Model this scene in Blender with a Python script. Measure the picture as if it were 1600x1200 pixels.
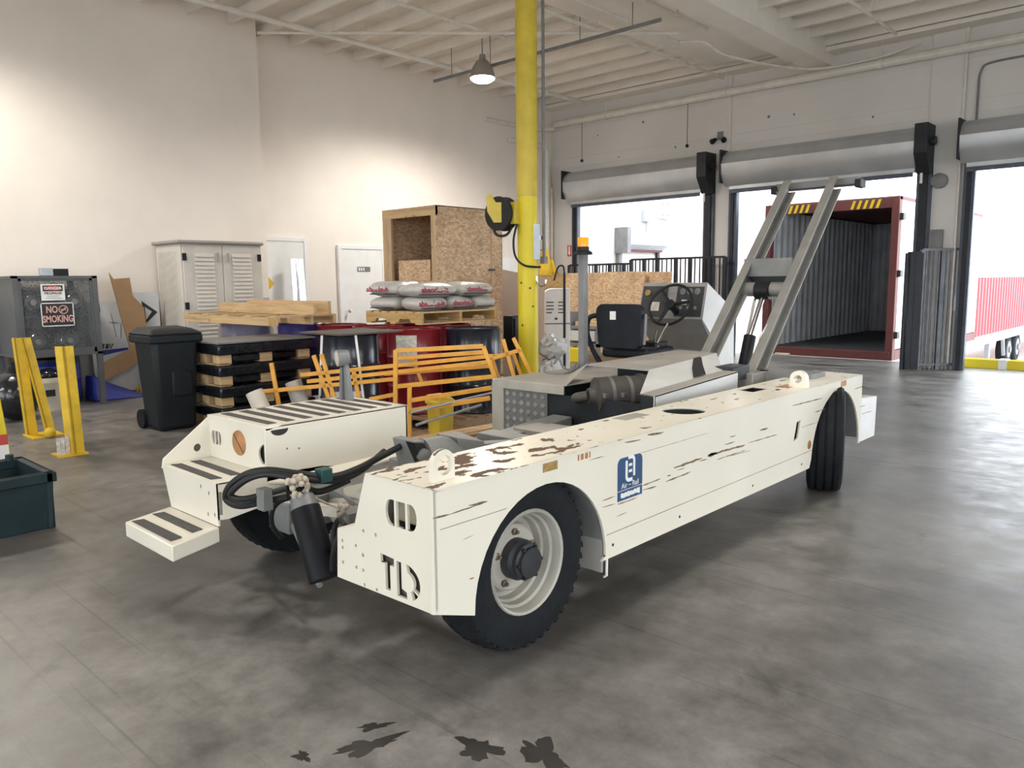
import bpy, bmesh, math, random
from mathutils import Vector, Matrix
random.seed(7)
R = math.radians
for o in list(bpy.data.objects):
    bpy.data.objects.remove(o)
SC = bpy.context.scene
COL = SC.collection

# ------------------------------------------------------------------ camera, world, exposure
F_PX, CXP, CYP, EYE = 1215.0, 800.0, 600.0, 1.5
HEAD, PITCH, ROLL = R(132.8), R(7.53), R(-0.62)
fw = Vector((math.cos(HEAD)*math.cos(PITCH), math.sin(HEAD)*math.cos(PITCH), -math.sin(PITCH)))
_rt = Vector((math.sin(HEAD), -math.cos(HEAD), 0)); _up = _rt.cross(fw)
rt = _rt*math.cos(ROLL)+_up*math.sin(ROLL)
up = _up*math.cos(ROLL)-_rt*math.sin(ROLL)
CAM = Vector((0, 0, EYE))
cd = bpy.data.cameras.new('camera'); cam = bpy.data.objects.new('camera', cd); COL.objects.link(cam)
cd.sensor_width = 36; cd.lens = 36*F_PX/1600; cd.clip_start = .05; cd.clip_end = 300
cam.matrix_world = Matrix(((rt.x, up.x, -fw.x, 0), (rt.y, up.y, -fw.y, 0), (rt.z, up.z, -fw.z, EYE), (0, 0, 0, 1)))
SC.camera = cam

wd = bpy.data.worlds.new('sky'); SC.world = wd; wd.use_nodes = True
bg = wd.node_tree.nodes['Background']
bg.inputs[0].default_value = (.86, .93, 1, 1); bg.inputs[1].default_value = 5.6
SC.view_settings.view_transform = 'Standard'
SC.view_settings.look = 'None'
SC.view_settings.gamma = 1
SC.view_settings.use_curve_mapping = False
SC.view_settings.exposure = 0.25
LAMP_W = 125.0
SC.cycles.max_bounces = 8
SC.cycles.diffuse_bounces = 5
SC.cycles.sample_clamp_indirect = 6

# ------------------------------------------------------------------ pixel -> place
def ray(u, v): return fw + rt*((u-CXP)/F_PX) + up*((CYP-v)/F_PX)
def at(u, v, x=None, y=None, z=None):
    d = ray(u, v)
    t = (x-CAM.x)/d.x if x is not None else (y-CAM.y)/d.y if y is not None else (z-CAM.z)/d.z
    return CAM+d*t
def dep(u, v, t): return CAM+ray(u, v)*t

# ------------------------------------------------------------------ materials
def new_mat(name):
    m = bpy.data.materials.new(name); m.use_nodes = True
    nt = m.node_tree; return m, nt, nt.nodes['Principled BSDF']
def N(nt, t, **k):
    n = nt.nodes.new(t)
    for a, b in k.items():
        if a.startswith('i_'):
            key = a[2:]; n.inputs[int(key) if key.isdigit() else key].default_value = b
        else: setattr(n, a, b)
    return n
def L(nt, a, b): nt.links.new(a, b)
def ramp(nt, fac, stops):
    r = N(nt, 'ShaderNodeValToRGB'); e = r.color_ramp.elements
    while len(e) < len(stops): e.new(.5)
    for i, (p, c) in enumerate(stops):
        e[i].position = p; e[i].color = (*c, 1) if len(c) == 3 else c
    L(nt, fac, r.inputs[0]); return r
def coords(nt, scale=(1, 1, 1), kind='Object', rot=(0, 0, 0)):
    tc = N(nt, 'ShaderNodeTexCoord'); mp = N(nt, 'ShaderNodeMapping')
    mp.inputs['Scale'].default_value = scale; mp.inputs['Rotation'].default_value = rot
    L(nt, tc.outputs[kind], mp.inputs[0]); return mp.outputs[0]
MATS = {}
def mat(name, col, rough=.5, metal=0, var=.12, scale=6, bump=0, stretch=(1, 1, 1), bscale=None, emit=None, coat=0, alpha=None, trans=0, spec=None):
    if name in MATS: return MATS[name]
    m, nt, p = new_mat(name); MATS[name] = m
    p.inputs['Roughness'].default_value = rough; p.inputs['Metallic'].default_value = metal
    if coat: p.inputs['Coat Weight'].default_value = coat
    if spec is not None: p.inputs['Specular IOR Level'].default_value = spec
    if trans: p.inputs['Transmission Weight'].default_value = trans
    if alpha is not None: p.inputs['Alpha'].default_value = alpha
    v = coords(nt, stretch)
    n = N(nt, 'ShaderNodeTexNoise'); n.inputs['Scale'].default_value = scale; n.inputs['Detail'].default_value = 4
    L(nt, v, n.inputs['Vector'])
    lo = tuple(max(0, c*(1-var)) for c in col); hi = tuple(min(1, c*(1+var)) for c in col)
    r = ramp(nt, n.outputs['Fac'], [(.3, lo), (.7, hi)]); L(nt, r.outputs[0], p.inputs['Base Color'])
    if bump:
        n2 = N(nt, 'ShaderNodeTexNoise'); n2.inputs['Scale'].default_value = bscale or scale*5; L(nt, v, n2.inputs['Vector'])
        b = N(nt, 'ShaderNodeBump'); b.inputs['Strength'].default_value = bump; b.inputs['Distance'].default_value = .02
        L(nt, n2.outputs['Fac'], b.inputs['Height']); L(nt, b.outputs[0], p.inputs['Normal'])
    if emit:
        p.inputs['Emission Color'].default_value = (*emit[:3], 1); p.inputs['Emission Strength'].default_value = emit[3]
    return m

CREAM = (.82, .778, .66)
def worn_cream():
    m, nt, p = new_mat('worn cream paint'); MATS['cream'] = m
    p.inputs['Roughness'].default_value = .3
    pos = coords(nt)
    base = N(nt, 'ShaderNodeTexNoise', i_Scale=2.2); L(nt, pos, base.inputs['Vector'])
    rb = ramp(nt, base.outputs['Fac'], [(.3, tuple(c*.93 for c in CREAM)), (.7, CREAM)])
    sep = N(nt, 'ShaderNodeSeparateXYZ'); tc = N(nt, 'ShaderNodeTexCoord'); L(nt, tc.outputs['Object'], sep.inputs[0])
    # chipped patches worn through on the front of the deck
    n1 = N(nt, 'ShaderNodeTexNoise', i_Scale=1.0, i_Detail=4.0, i_Roughness=.5)
    L(nt, coords(nt, (17, 8.5, 6), rot=(0, 0, .5)), n1.inputs['Vector'])
    nrm = N(nt, 'ShaderNodeSeparateXYZ'); geo = N(nt, 'ShaderNodeNewGeometry'); L(nt, geo.outputs['Normal'], nrm.inputs[0])
    top = N(nt, 'ShaderNodeMath', operation='GREATER_THAN', i_1=.7); L(nt, nrm.outputs['Z'], top.inputs[0])
    xr = N(nt, 'ShaderNodeMath', operation='GREATER_THAN', i_1=.55); L(nt, sep.outputs['X'], xr.inputs[0])
    zone = N(nt, 'ShaderNodeMapRange'); zone.inputs[1].default_value = -.55; zone.inputs[2].default_value = -1.5
    zone.inputs[3].default_value = 0; zone.inputs[4].default_value = .1
    L(nt, sep.outputs['Y'], zone.inputs[0])
    s = N(nt, 'ShaderNodeMath', operation='ADD'); L(nt, n1.outputs['Fac'], s.inputs[0]); L(nt, zone.outputs[0], s.inputs[1])
    th = ramp(nt, s.outputs[0], [(.655, (0, 0, 0)), (.67, (1, 1, 1))])
    a = N(nt, 'ShaderNodeMath', operation='MULTIPLY'); L(nt, th.outputs[0], a.inputs[0]); L(nt, top.outputs[0], a.inputs[1])
    a2 = N(nt, 'ShaderNodeMath', operation='MULTIPLY'); L(nt, a.outputs[0], a2.inputs[0]); L(nt, xr.outputs[0], a2.inputs[1])
    # long scrape lines on the flank
    n2 = N(nt, 'ShaderNodeTexNoise', i_Scale=1.0, i_Detail=3.0); L(nt, coords(nt, (1, 1.6, 46)), n2.inputs['Vector'])
    n3 = N(nt, 'ShaderNodeTexNoise', i_Scale=2.3, i_Detail=2.0); L(nt, coords(nt, (.2, .8, 2.2)), n3.inputs['Vector'])
    t2 = ramp(nt, n2.outputs['Fac'], [(.62, (0, 0, 0)), (.65, (.75, .75, .75))])
    t3 = ramp(nt, n3.outputs['Fac'], [(.47, (0, 0, 0)), (.51, (1, 1, 1))])
    sd = N(nt, 'ShaderNodeMath', operation='GREATER_THAN', i_1=.8); L(nt, nrm.outputs['X'], sd.inputs[0])
    c1 = N(nt, 'ShaderNodeMath', operation='MULTIPLY'); L(nt, t2.outputs[0], c1.inputs[0]); L(nt, t3.outputs[0], c1.inputs[1])
    c2 = N(nt, 'ShaderNodeMath', operation='MULTIPLY'); L(nt, c1.outputs[0], c2.inputs[0]); L(nt, sd.outputs[0], c2.inputs[1])
    c3 = N(nt, 'ShaderNodeMath', operation='MULTIPLY'); L(nt, c2.outputs[0], c3.inputs[0]); c3.inputs[1].default_value = 0.0
    mx = N(nt, 'ShaderNodeMath', operation='MAXIMUM'); L(nt, a2.outputs[0], mx.inputs[0]); L(nt, c3.outputs[0], mx.inputs[1])
    mix = N(nt, 'ShaderNodeMix', data_type='RGBA'); L(nt, mx.outputs[0], mix.inputs[0]); L(nt, rb.outputs[0], mix.inputs[6])
    mix.inputs[7].default_value = (.13, .075, .045, 1)
    L(nt, mix.outputs[2], p.inputs['Base Color'])
    rr = N(nt, 'ShaderNodeMapRange'); L(nt, mx.outputs[0], rr.inputs[0]); rr.inputs[3].default_value = .3; rr.inputs[4].default_value = .8
    L(nt, rr.outputs[0], p.inputs['Roughness'])
    return m
def floor_mat():
    m, nt, p = new_mat('stained concrete'); MATS['floor'] = m
    v = coords(nt)
    n1 = N(nt, 'ShaderNodeTexNoise', i_Scale=.55, i_Detail=8.0, i_Roughness=.62); L(nt, v, n1.inputs['Vector'])
    n2 = N(nt, 'ShaderNodeTexNoise', i_Scale=4.0, i_Detail=10.0, i_Roughness=.75); L(nt, v, n2.inputs['Vector'])
    c1 = ramp(nt, n1.outputs['Fac'], [(.32, (.085, .079, .072)), (.68, (.265, .257, .245))])
    c2 = ramp(nt, n2.outputs['Fac'], [(.3, (.5, .485, .47)), (.7, (1.35, 1.34, 1.33))])
    mu = N(nt, 'ShaderNodeMix', data_type='RGBA', blend_type='MULTIPLY'); mu.inputs[0].default_value = 1
    L(nt, c1.outputs[0], mu.inputs[6]); L(nt, c2.outputs[0], mu.inputs[7])
    # oil spots
    n3 = N(nt, 'ShaderNodeTexNoise', i_Scale=1.35, i_Detail=5.0, i_Roughness=.66, i_Distortion=.4); L(nt, v, n3.inputs['Vector'])
    t3 = ramp(nt, n3.outputs['Fac'], [(.58, (0, 0, 0)), (.70, (.7, .7, .7))])
    mo = N(nt, 'ShaderNodeMix', data_type='RGBA'); L(nt, t3.outputs[0], mo.inputs[0]); L(nt, mu.outputs[2], mo.inputs[6]); mo.inputs[7].default_value = (.055, .05, .045, 1)
    # drag scratches
    n4 = N(nt, 'ShaderNodeTexNoise', i_Scale=1.0, i_Detail=3.0); L(nt, coords(nt, (.5, 34, 1), rot=(0, 0, .6)), n4.inputs['Vector'])
    t4 = ramp(nt, n4.outputs['Fac'], [(.28, (.6, .6, .6)), (.38, (1, 1, 1))])
    mm = N(nt, 'ShaderNodeMix', data_type='RGBA', blend_type='MULTIPLY'); mm.inputs[0].default_value = .85
    L(nt, mo.outputs[2], mm.inputs[6]); L(nt, t4.outputs[0], mm.inputs[7])
    L(nt, mm.outputs[2], p.inputs['Base Color'])
    rr = ramp(nt, n2.outputs['Fac'], [(.3, (.30, .30, .30)), (.7, (.52, .52, .52))]); L(nt, rr.outputs[0], p.inputs['Roughness'])
    b = N(nt, 'ShaderNodeBump', i_Strength=.12, i_Distance=.01); L(nt, n2.outputs['Fac'], b.inputs['Height']); L(nt, b.outputs[0], p.inputs['Normal'])
    return m
def osb_mat():
    m, nt, p = new_mat('oriented strand board'); MATS['osb'] = m
    p.inputs['Roughness'].default_value = .75
    vo = N(nt, 'ShaderNodeTexVoronoi', i_Scale=1.0); L(nt, coords(nt, (24, 24, 42), rot=(.35, .35, 0)), vo.inputs['Vector'])
    n = N(nt, 'ShaderNodeTexNoise', i_Scale=3.0, i_Detail=6.0); L(nt, coords(nt), n.inputs['Vector'])
    c = ramp(nt, vo.outputs['Color'], [(.1, (.50, .32, .18)), (.5, (.68, .47, .29)), (.9, (.82, .62, .42))])
    c2 = ramp(nt, n.outputs['Fac'], [(.3, (.75, .72, .7)), (.7, (1.1, 1.08, 1.05))])
    mu = N(nt, 'ShaderNodeMix', data_type='RGBA', blend_type='MULTIPLY'); mu.inputs[0].default_value = .8
    L(nt, c.outputs[0], mu.inputs[6]); L(nt, c2.outputs[0], mu.inputs[7]); L(nt, mu.outputs[2], p.inputs['Base Color'])
    return m
def wood_mat(name, col, dirx=(1.2, 16, 16)):
    m, nt, p = new_mat(name); MATS[name] = m
    p.inputs['Roughness'].default_value = .7
    n = N(nt, 'ShaderNodeTexNoise', i_Scale=1.6, i_Detail=6.0, i_Roughness=.65); L(nt, coords(nt, dirx), n.inputs['Vector'])
    n2 = N(nt, 'ShaderNodeTexNoise', i_Scale=9.0); L(nt, coords(nt), n2.inputs['Vector'])
    c = ramp(nt, n.outputs['Fac'], [(.25, tuple(x*.6 for x in col)), (.55, col), (.8, tuple(min(1, x*1.2) for x in col))])
    k = ramp(nt, n2.outputs['Fac'], [(.26, (.45, .4, .35)), (.34, (1, 1, 1))])
    mu = N(nt, 'ShaderNodeMix', data_type='RGBA', blend_type='MULTIPLY'); mu.inputs[0].default_value = .7
    L(nt, c.outputs[0], mu.inputs[6]); L(nt, k.outputs[0], mu.inputs[7]); L(nt, mu.outputs[2], p.inputs['Base Color'])
    return m
def wall_paint(name, upper, lower, zsplit):
    m, nt, p = new_mat(name); MATS[name] = m
    p.inputs['Roughness'].default_value = .62
    geo = N(nt, 'ShaderNodeNewGeometry'); sp = N(nt, 'ShaderNodeSeparateXYZ'); L(nt, geo.outputs['Position'], sp.inputs[0])
    g = N(nt, 'ShaderNodeMath', operation='GREATER_THAN', i_1=zsplit); L(nt, sp.outputs['Z'], g.inputs[0])
    mx = N(nt, 'ShaderNodeMix', data_type='RGBA'); L(nt, g.outputs[0], mx.inputs[0])
    mx.inputs[6].default_value = (*lower, 1); mx.inputs[7].default_value = (*upper, 1)
    n = N(nt, 'ShaderNodeTexNoise', i_Scale=.9, i_Detail=7.0, i_Roughness=.6); L(nt, coords(nt), n.inputs['Vector'])
    r = ramp(nt, n.outputs['Fac'], [(.3, (.93, .92, .91)), (.7, (1.02, 1.02, 1.02))])
    mu = N(nt, 'ShaderNodeMix', data_type='RGBA', blend_type='MULTIPLY'); mu.inputs[0].default_value = 1
    L(nt, mx.outputs[2], mu.inputs[6]); L(nt, r.outputs[0], mu.inputs[7]); L(nt, mu.outputs[2], p.inputs['Base Color'])
    return m
def mesh_screen():
    m, nt, p = new_mat('expanded metal mesh'); MATS['mesh'] = m
    p.inputs['Base Color'].default_value = (.11, .12, .125, 1); p.inputs['Roughness'].default_value = .6
    vo = N(nt, 'ShaderNodeTexVoronoi', i_Scale=1.0, feature='DISTANCE_TO_EDGE'); L(nt, coords(nt, (110, 62, 110)), vo.inputs['Vector'])
    r = ramp(nt, vo.outputs['Distance'], [(.10, (1, 1, 1)), (.14, (0, 0, 0))]); L(nt, r.outputs[0], p.inputs['Alpha'])
    return m
worn_cream(); floor_mat(); osb_mat(); mesh_screen()
wood_mat('wood', (.62, .43, .23)); wood_mat('wood_y', (.62, .43, .23), (16, 1.2, 16)); wood_mat('wood_z', (.60, .42, .25), (16, 16, 1.2))
wood_mat('wood_old', (.55, .36, .14)); wood_mat('wood_dark', (.36, .23, .13))
wall_paint('wall_near', (.85, .79, .715), (.44, .44, .44), 1.28)
wall_paint('wall_far', (.85, .79, .72), (.85, .79, .72), -9)
wall_paint('wall_dock', (.70, .675, .645), (.70, .675, .645), -9)
mat('ceil', (.72, .67, .605), .8, var=.08, scale=2)
mat('ceil_soft', (.82, .77, .70), .8, var=.05, scale=2)
mat('pipe', (.72, .68, .62), .5, var=.08)
mat('grey_metal', (.19, .195, .195), .48, .35, var=.15, scale=5)
mat('frame_grey', (.21, .215, .21), .5, .1, var=.2, scale=4)
mat('arm_grey', (.285, .278, .255), .45, .2, var=.15, scale=5)
mat('alu', (.70, .71, .70), .45, .25, var=.1, scale=3, stretch=(1, 1, 4))
mat('hood_dust', (.37, .352, .318), .62, .1, var=.12, scale=3)
mat('dark_metal', (.035, .038, .042), .5, .3, var=.3)
mat('engine', (.012, .018, .023), .55, .2, var=.5, scale=9)
mat('rubber', (.009, .011, .013), .8, spec=.25, var=.3, scale=14, bump=.2)
mat('hose', (.016, .017, .017), .5, var=.2, spec=.35)
mat('rim', (.42, .40, .345), .42, var=.12, scale=7)
mat('black_plastic', (.010, .012, .014), .45, var=.25, spec=.3)
mat('seat_vinyl', (.008, .011, .016), .55, spec=.3, var=.3, scale=9, bump=.1)
mat('beige_lens', (.34, .30, .22), .35, var=.1)
mat('grip', (.085, .08, .078), .95, var=.3, scale=120)
mat('disc', (.45, .22, .09), .45, .2, var=.3, scale=14)
mat('gold_plate', (.36, .23, .08), .5, .3, var=.4, scale=60)
mat('blue_decal', (.028, .075, .175), .35, var=.12)
mat('white_print', (.82, .82, .80), .4, var=.05)
mat('red_print', (.55, .07, .06), .5, var=.1)
mat('black_print', (.02, .02, .02), .5, var=.1)
mat('amber', (.9, .30, .01), .25, var=.03, emit=(1, .28, .005, .35))
mat('chrome', (.75, .75, .76), .15, 1, var=.05)
mat('filter', (.07, .062, .055), .6, var=.25)
mat('console_grey', (.30, .29, .275), .5, .2, var=.1)
mat('white_paint', (.83, .83, .81), .35, var=.05)
mat('dash', (.03, .034, .036), .5, var=.3)
mat('rope', (.48, .42, .34), .9, var=.3, scale=40)
mat('teal_clip', (.015, .075, .07), .5, var=.15)
mat('yellow', (.76, .61, .02), .42, var=.1, scale=2)
mat('yellow_old', (.70, .46, .02), .5, var=.2, scale=6)
mat('orange_steel', (.72, .35, .045), .45, var=.14, scale=8)
mat('shutter', (.52, .535, .55), .38, .6, var=.12, scale=2)
mat('jamb', (.085, .10, .13), .5, .3, var=.2)
mat('black_steel', (.02, .022, .028), .5, .3, var=.2)
mat('gate_steel', (.19, .20, .22), .5, .5, var=.25)
mat('container_red', (.15, .042, .038), .6, var=.2, scale=3)
mat('container_in', (.52, .54, .57), .6, var=.12, scale=3)
mat('container_floor', (.09, .10, .115), .7, var=.2)
mat('red_box', (.55, .06, .07), .5, var=.1)
mat('ext_wall', (.80, .75, .68), .7, var=.04)
mat('yard', (.42, .41, .39), .8, var=.1, scale=2)
mat('steel_light', (.42, .46, .50), .4, .5, var=.08)
mat('door_white', (.80, .80, .79), .45, var=.03)
mat('resin', (.62, .585, .53), .5, var=.05)
mat('resin_dark', (.34, .32, .30), .5, var=.05)
mat('bin', (.009, .013, .016), .5, var=.2, spec=.3)
mat('tub', (.011, .026, .031), .55, spec=.3, var=.25)
mat('film', (.012, .014, .018), .18, var=.4, scale=8, bump=.35, bscale=12)
mat('drum_red', (.20, .012, .02), .25, var=.15, scale=2)
mat('drum_black', (.012, .016, .026), .2, var=.2, scale=2)
mat('drum_blue', (.05, .04, .19), .3, var=.2, scale=2)
mat('clear_film', (.30, .29, .34), .12, var=.3, scale=9, bump=.5, bscale=9, alpha=.42)
mat('bag', (.52, .505, .48), .33, .0, var=.14, scale=5, bump=.4, bscale=16)
mat('bag_red', (.30, .025, .045), .5, var=.1)
mat('bag_dark', (.05, .05, .06), .4, var=.2)
mat('label', (.62, .60, .55), .6, var=.3, scale=30)
mat('reel_yellow', (.66, .50, .05), .4, var=.12)
mat('cage', (.115, .122, .126), .5, .3, var=.1)
mat('tank', (.22, .235, .24), .35, .4, var=.15)
mat('blue_tarp', (.02, .035, .26), .5, var=.2, bump=.3, bscale=14)
mat('cardboard', (.36, .22, .115), .8, var=.08)
mat('poster', (.58, .59, .60), .5, var=.06)
mat('bucket', (.66, .61, .52), .5, var=.12)
mat('tan_panel', (.56, .42, .32), .8, var=.06)
mat('raincoat', (.78, .48, .01), .5, var=.15, bump=.3, bscale=8)
mat('bag_white', (.66, .66, .68), .4, var=.2, bump=.6, bscale=10)
mat('lamp_shell', (.34, .31, .30), .4, .5, var=.05)
mat('lamp_glow', (1, .97, .9), .4, var=0, emit=(1, .95, .86, 14))
mat('scrape', (.20, .135, .08), .8, var=.5, scale=40)
mat('seam', (.33, .275, .20), .7, var=.3)
mat('oil', (.035, .032, .03), .3, var=.3)
mat('cyl_black', (.005, .006, .009), .5, var=.2, spec=.2)
mat('lens_dark', (.12, .105, .08), .4, var=.2)
mat('nut', (.16, .12, .085), .5, .4, var=.3)
mat('cover', (.09, .07, .06), .6, var=.2)
mat('mid_grey', (.19, .193, .197), .5, var=.15)

# ------------------------------------------------------------------ mesh building
class MB:
    def __init__(s): s.v = []; s.f = []
    def add(s, vs, fs):
        n = len(s.v); s.v += [Vector(p) for p in vs]; s.f += [tuple(i+n for i in f) for f in fs]; return s
    def box(s, a, b):
        x0, x1 = sorted((a[0], b[0])); y0, y1 = sorted((a[1], b[1])); z0, z1 = sorted((a[2], b[2]))
        return s.hexa([(x0, y0, z0), (x1, y0, z0), (x1, y1, z0), (x0, y1, z0), (x0, y0, z1), (x1, y0, z1), (x1, y1, z1), (x0, y1, z1)])
    def hexa(s, p):
        return s.add(p, [(3, 2, 1, 0), (4, 5, 6, 7), (0, 1, 5, 4), (1, 2, 6, 5), (2, 3, 7, 6), (3, 0, 4, 7)])
    def bar(s, p, q, w, h=None, upv=(0, 0, 1)):
        p, q = Vector(p), Vector(q); h = h or w; d = (q-p).normalized(); u = Vector(upv)
        if abs(d.dot(u)) > .98: u = Vector((1, 0, 0))
        sd = d.cross(u).normalized()*(w/2); uu = sd.cross(d).normalized()*(h/2)
        return s.hexa([p-sd-uu, p+sd-uu, q+sd-uu, q-sd-uu, p-sd+uu, p+sd+uu, q+sd+uu, q-sd+uu])
    def tube(s, pts, r, n=10, cap=True):
        pts = [Vector(p) for p in pts]; rings = []
        prev = None
        for i, p in enumerate(pts):
            d = (pts[min(i+1, len(pts)-1)]-pts[max(i-1, 0)]).normalized()
            if prev is None:
                a = Vector((0, 0, 1)) if abs(d.z) < .9 else Vector((1, 0, 0)); sd = d.cross(a).normalized()
            else: sd = (prev-d*prev.dot(d)).normalized()
            prev = sd; ud = sd.cross(d)
            rr = r[i] if isinstance(r, (list, tuple)) else r
            rings.append([p+(sd*math.cos(2*math.pi*k/n)+ud*math.sin(2*math.pi*k/n))*rr for k in range(n)])
        vs = [q for g in rings for q in g]; fs = []
        for i in range(len(rings)-1):
            for k in range(n): fs.append((i*n+k, i*n+(k+1) % n, (i+1)*n+(k+1) % n, (i+1)*n+k))
        if cap: fs += [tuple(range(n-1, -1, -1)), tuple((len(rings)-1)*n+k for k in range(n))]
        return s.add(vs, fs)
    def lathe(s, prof, c=(0, 0, 0), ax=(0, 0, 1), n=32, cap=True):
        ax = Vector(ax).normalized(); c = Vector(c)
        a = Vector((0, 0, 1)) if abs(ax.z) < .9 else Vector((1, 0, 0)); e1 = ax.cross(a).normalized(); e2 = ax.cross(e1)
        vs = [c+ax*h+(e1*math.cos(2*math.pi*k/n)+e2*math.sin(2*math.pi*k/n))*r for r, h in prof for k in range(n)]
        fs = [(i*n+k, i*n+(k+1) % n, (i+1)*n+(k+1) % n, (i+1)*n+k) for i in range(len(prof)-1) for k in range(n)]
        if cap:
            fs.append(tuple(range(n-1, -1, -1))); fs.append(tuple((len(prof)-1)*n+k for k in range(n)))
        return s.add(vs, fs)
    def prism(s, poly, plane, d0, d1):
        def P(a, b, t): return {'x': (t, a, b), 'y': (a, t, b), 'z': (a, b, t)}[plane]
        n = len(poly)
        vs = [P(a, b, d0) for a, b in poly]+[P(a, b, d1) for a, b in poly]
        fs = [tuple(range(n-1, -1, -1)), tuple(range(n, 2*n))]+[(i, (i+1) % n, n+(i+1) % n, n+i) for i in range(n)]
        return s.add(vs, fs)
    def sheet(s, pts, th, nrm):
        nrm = Vector(nrm)*th; n = len(pts); pts = [Vector(p) for p in pts]
        return s.add(pts+[p+nrm for p in pts], [tuple(range(n-1, -1, -1)), tuple(range(n, 2*n))]+[(i, (i+1) % n, n+(i+1) % n, n+i) for i in range(n)])
    def ball(s, c, r, n=14, m=8, sc=(1, 1, 1)):
        c = Vector(c); vs = []; fs = []
        for i in range(m+1):
            t = math.pi*i/m
            for k in range(n):
                a = 2*math.pi*k/n
                vs.append(c+Vector((r*sc[0]*math.sin(t)*math.cos(a), r*sc[1]*math.sin(t)*math.sin(a), r*sc[2]*math.cos(t))))
        for i in range(m):
            for k in range(n): fs.append((i*n+k, i*n+(k+1) % n, (i+1)*n+(k+1) % n, (i+1)*n+k))
        return s.add(vs, fs)
    def build(s, name, m, parent=None, bev=0, smooth=True, ang=35):
        off = root_of(parent) if parent else Vector((0, 0, 0))
        me = bpy.data.meshes.new(name)
        bm = bmesh.new()
        bv = [bm.verts.new(p-off) for p in s.v]
        for f in s.f:
            try: bm.faces.new([bv[i] for i in f])
            except ValueError: pass
        bmesh.ops.remove_doubles(bm, verts=bm.verts, dist=1e-5)
        bmesh.ops.recalc_face_normals(bm, faces=bm.faces)
        bm.to_mesh(me); bm.free()
        return link(name, me, m, parent, bev, smooth, ang)
def root_of(o):
    while o.parent: o = o.parent
    return Vector(o.get('_w', (0, 0, 0)))
def link(name, me, m, parent=None, bev=0, smooth=True, ang=35):
    if smooth:
        for p in me.polygons: p.use_smooth = True
        me.set_sharp_from_angle(angle=R(ang))
    me.materials.append(MATS[m] if isinstance(m, str) else m)
    o = bpy.data.objects.new(name, me); COL.objects.link(o)
    if parent: o.parent = parent
    if bev:
        b = o.modifiers.new('bevel', 'BEVEL'); b.width = bev; b.segments = 2; b.limit_method = 'ANGLE'; b.angle_limit = R(40)
    return o
def thing(name, label, cat, loc=(0, 0, 0), group=None, world=True):
    """Empty at the base; world=True: parts are given in world coordinates."""
    o = bpy.data.objects.new(name, None); COL.objects.link(o)
    o.location = loc; o.empty_display_size = .1
    o['label'] = label; o['category'] = cat
    if group: o['group'] = group
    if world: o['_w'] = tuple(loc)
    return o
def tag(o, label, cat, group=None):
    o['label'] = label; o['category'] = cat
    if group: o['group'] = group
    return o
def struct(o): o['kind'] = 'structure'; return o
def dup(root, loc=None, rot=None, label=None):
    r = root.copy(); COL.objects.link(r)
    if loc is not None: r.location = loc
    if rot is not None: r.rotation_euler = rot
    if label: r['label'] = label
    for ch in list(root.children):
        c = ch.copy(); COL.objects.link(c); c.parent = r
        for g in list(ch.children):
            d = g.copy(); COL.objects.link(d); d.parent = c
    return r
def recentre(o):
    """move a single mesh's origin to its base centre"""
    me = o.data; xs = [v.co for v in me.vertices]
    c = Vector(((min(v.x for v in xs)+max(v.x for v in xs))/2, (min(v.y for v in xs)+max(v.y for v in xs))/2, min(v.z for v in xs)))
    me.transform(Matrix.Translation(-c)); o.location = o.location+c; return o
def solo(b, name, m, label, cat, group=None, **k):
    o = b.build(name, m, None, **k); recentre(o); return tag(o, label, cat, group)
FR = {'x': Matrix(((0, 0, 1, 0), (1, 0, 0, 0), (0, 1, 0, 0), (0, 0, 0, 1))),
      'y': Matrix(((1, 0, 0, 0), (0, 0, 1, 0), (0, 1, 0, 0), (0, 0, 0, 1))),
      'z': Matrix.Identity(4)}
def plate(name, m, outer, holes, plane, c, th, parent=None, bev=0):
    """flat plate with cut-outs; outer/holes are (a,b) loops in the plane, c the plane's coordinate, th thickness"""
    def area(l): return abs(sum(l[i][0]*l[(i+1) % len(l)][1]-l[(i+1) % len(l)][0]*l[i][1] for i in range(len(l)))/2)
    want = area(outer)-sum(area(h) for h in holes); rj = random.Random(5)
    for attempt in range(40):          # the polygon filler can trip over level points: nudge by microns until the area is right
        e = 0 if attempt == 0 else 1e-5*attempt
        cu = bpy.data.curves.new(name, 'CURVE'); cu.dimensions = '2D'; cu.fill_mode = 'BOTH'; cu.extrude = th/2
        for loop in [outer]+list(holes):
            sp = cu.splines.new('POLY'); sp.points.add(len(loop)-1); sp.use_cyclic_u = True
            for p, (a, b) in zip(sp.points, loop): p.co = (a+rj.uniform(-e, e), b+rj.uniform(-e, e), 0, 1)
        t = bpy.data.objects.new('tmp', cu); me = bpy.data.meshes.new_from_object(t)
        bpy.data.objects.remove(t); bpy.data.curves.remove(cu)
        got = sum(p.area for p in me.polygons if abs(p.normal.z) > .9)/2
        if abs(got-want) < .00015*want: break
        print('plate', name, 'attempt', attempt, got, want)
    tr = {'x': (c, 0, 0), 'y': (0, c, 0), 'z': (0, 0, c)}[plane]
    off = root_of(parent) if parent else Vector((0, 0, 0))
    me.transform(Matrix.Translation(Vector(tr)-off) @ FR[plane])
    bm = bmesh.new(); bm.from_mesh(me); bmesh.ops.remove_doubles(bm, verts=bm.verts, dist=1e-5); bmesh.ops.recalc_face_normals(bm, faces=bm.faces); bm.to_mesh(me); bm.free()
    me.name = name; me.materials.clear()
    return link(name, me, m, parent, bev, True, 30)
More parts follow.
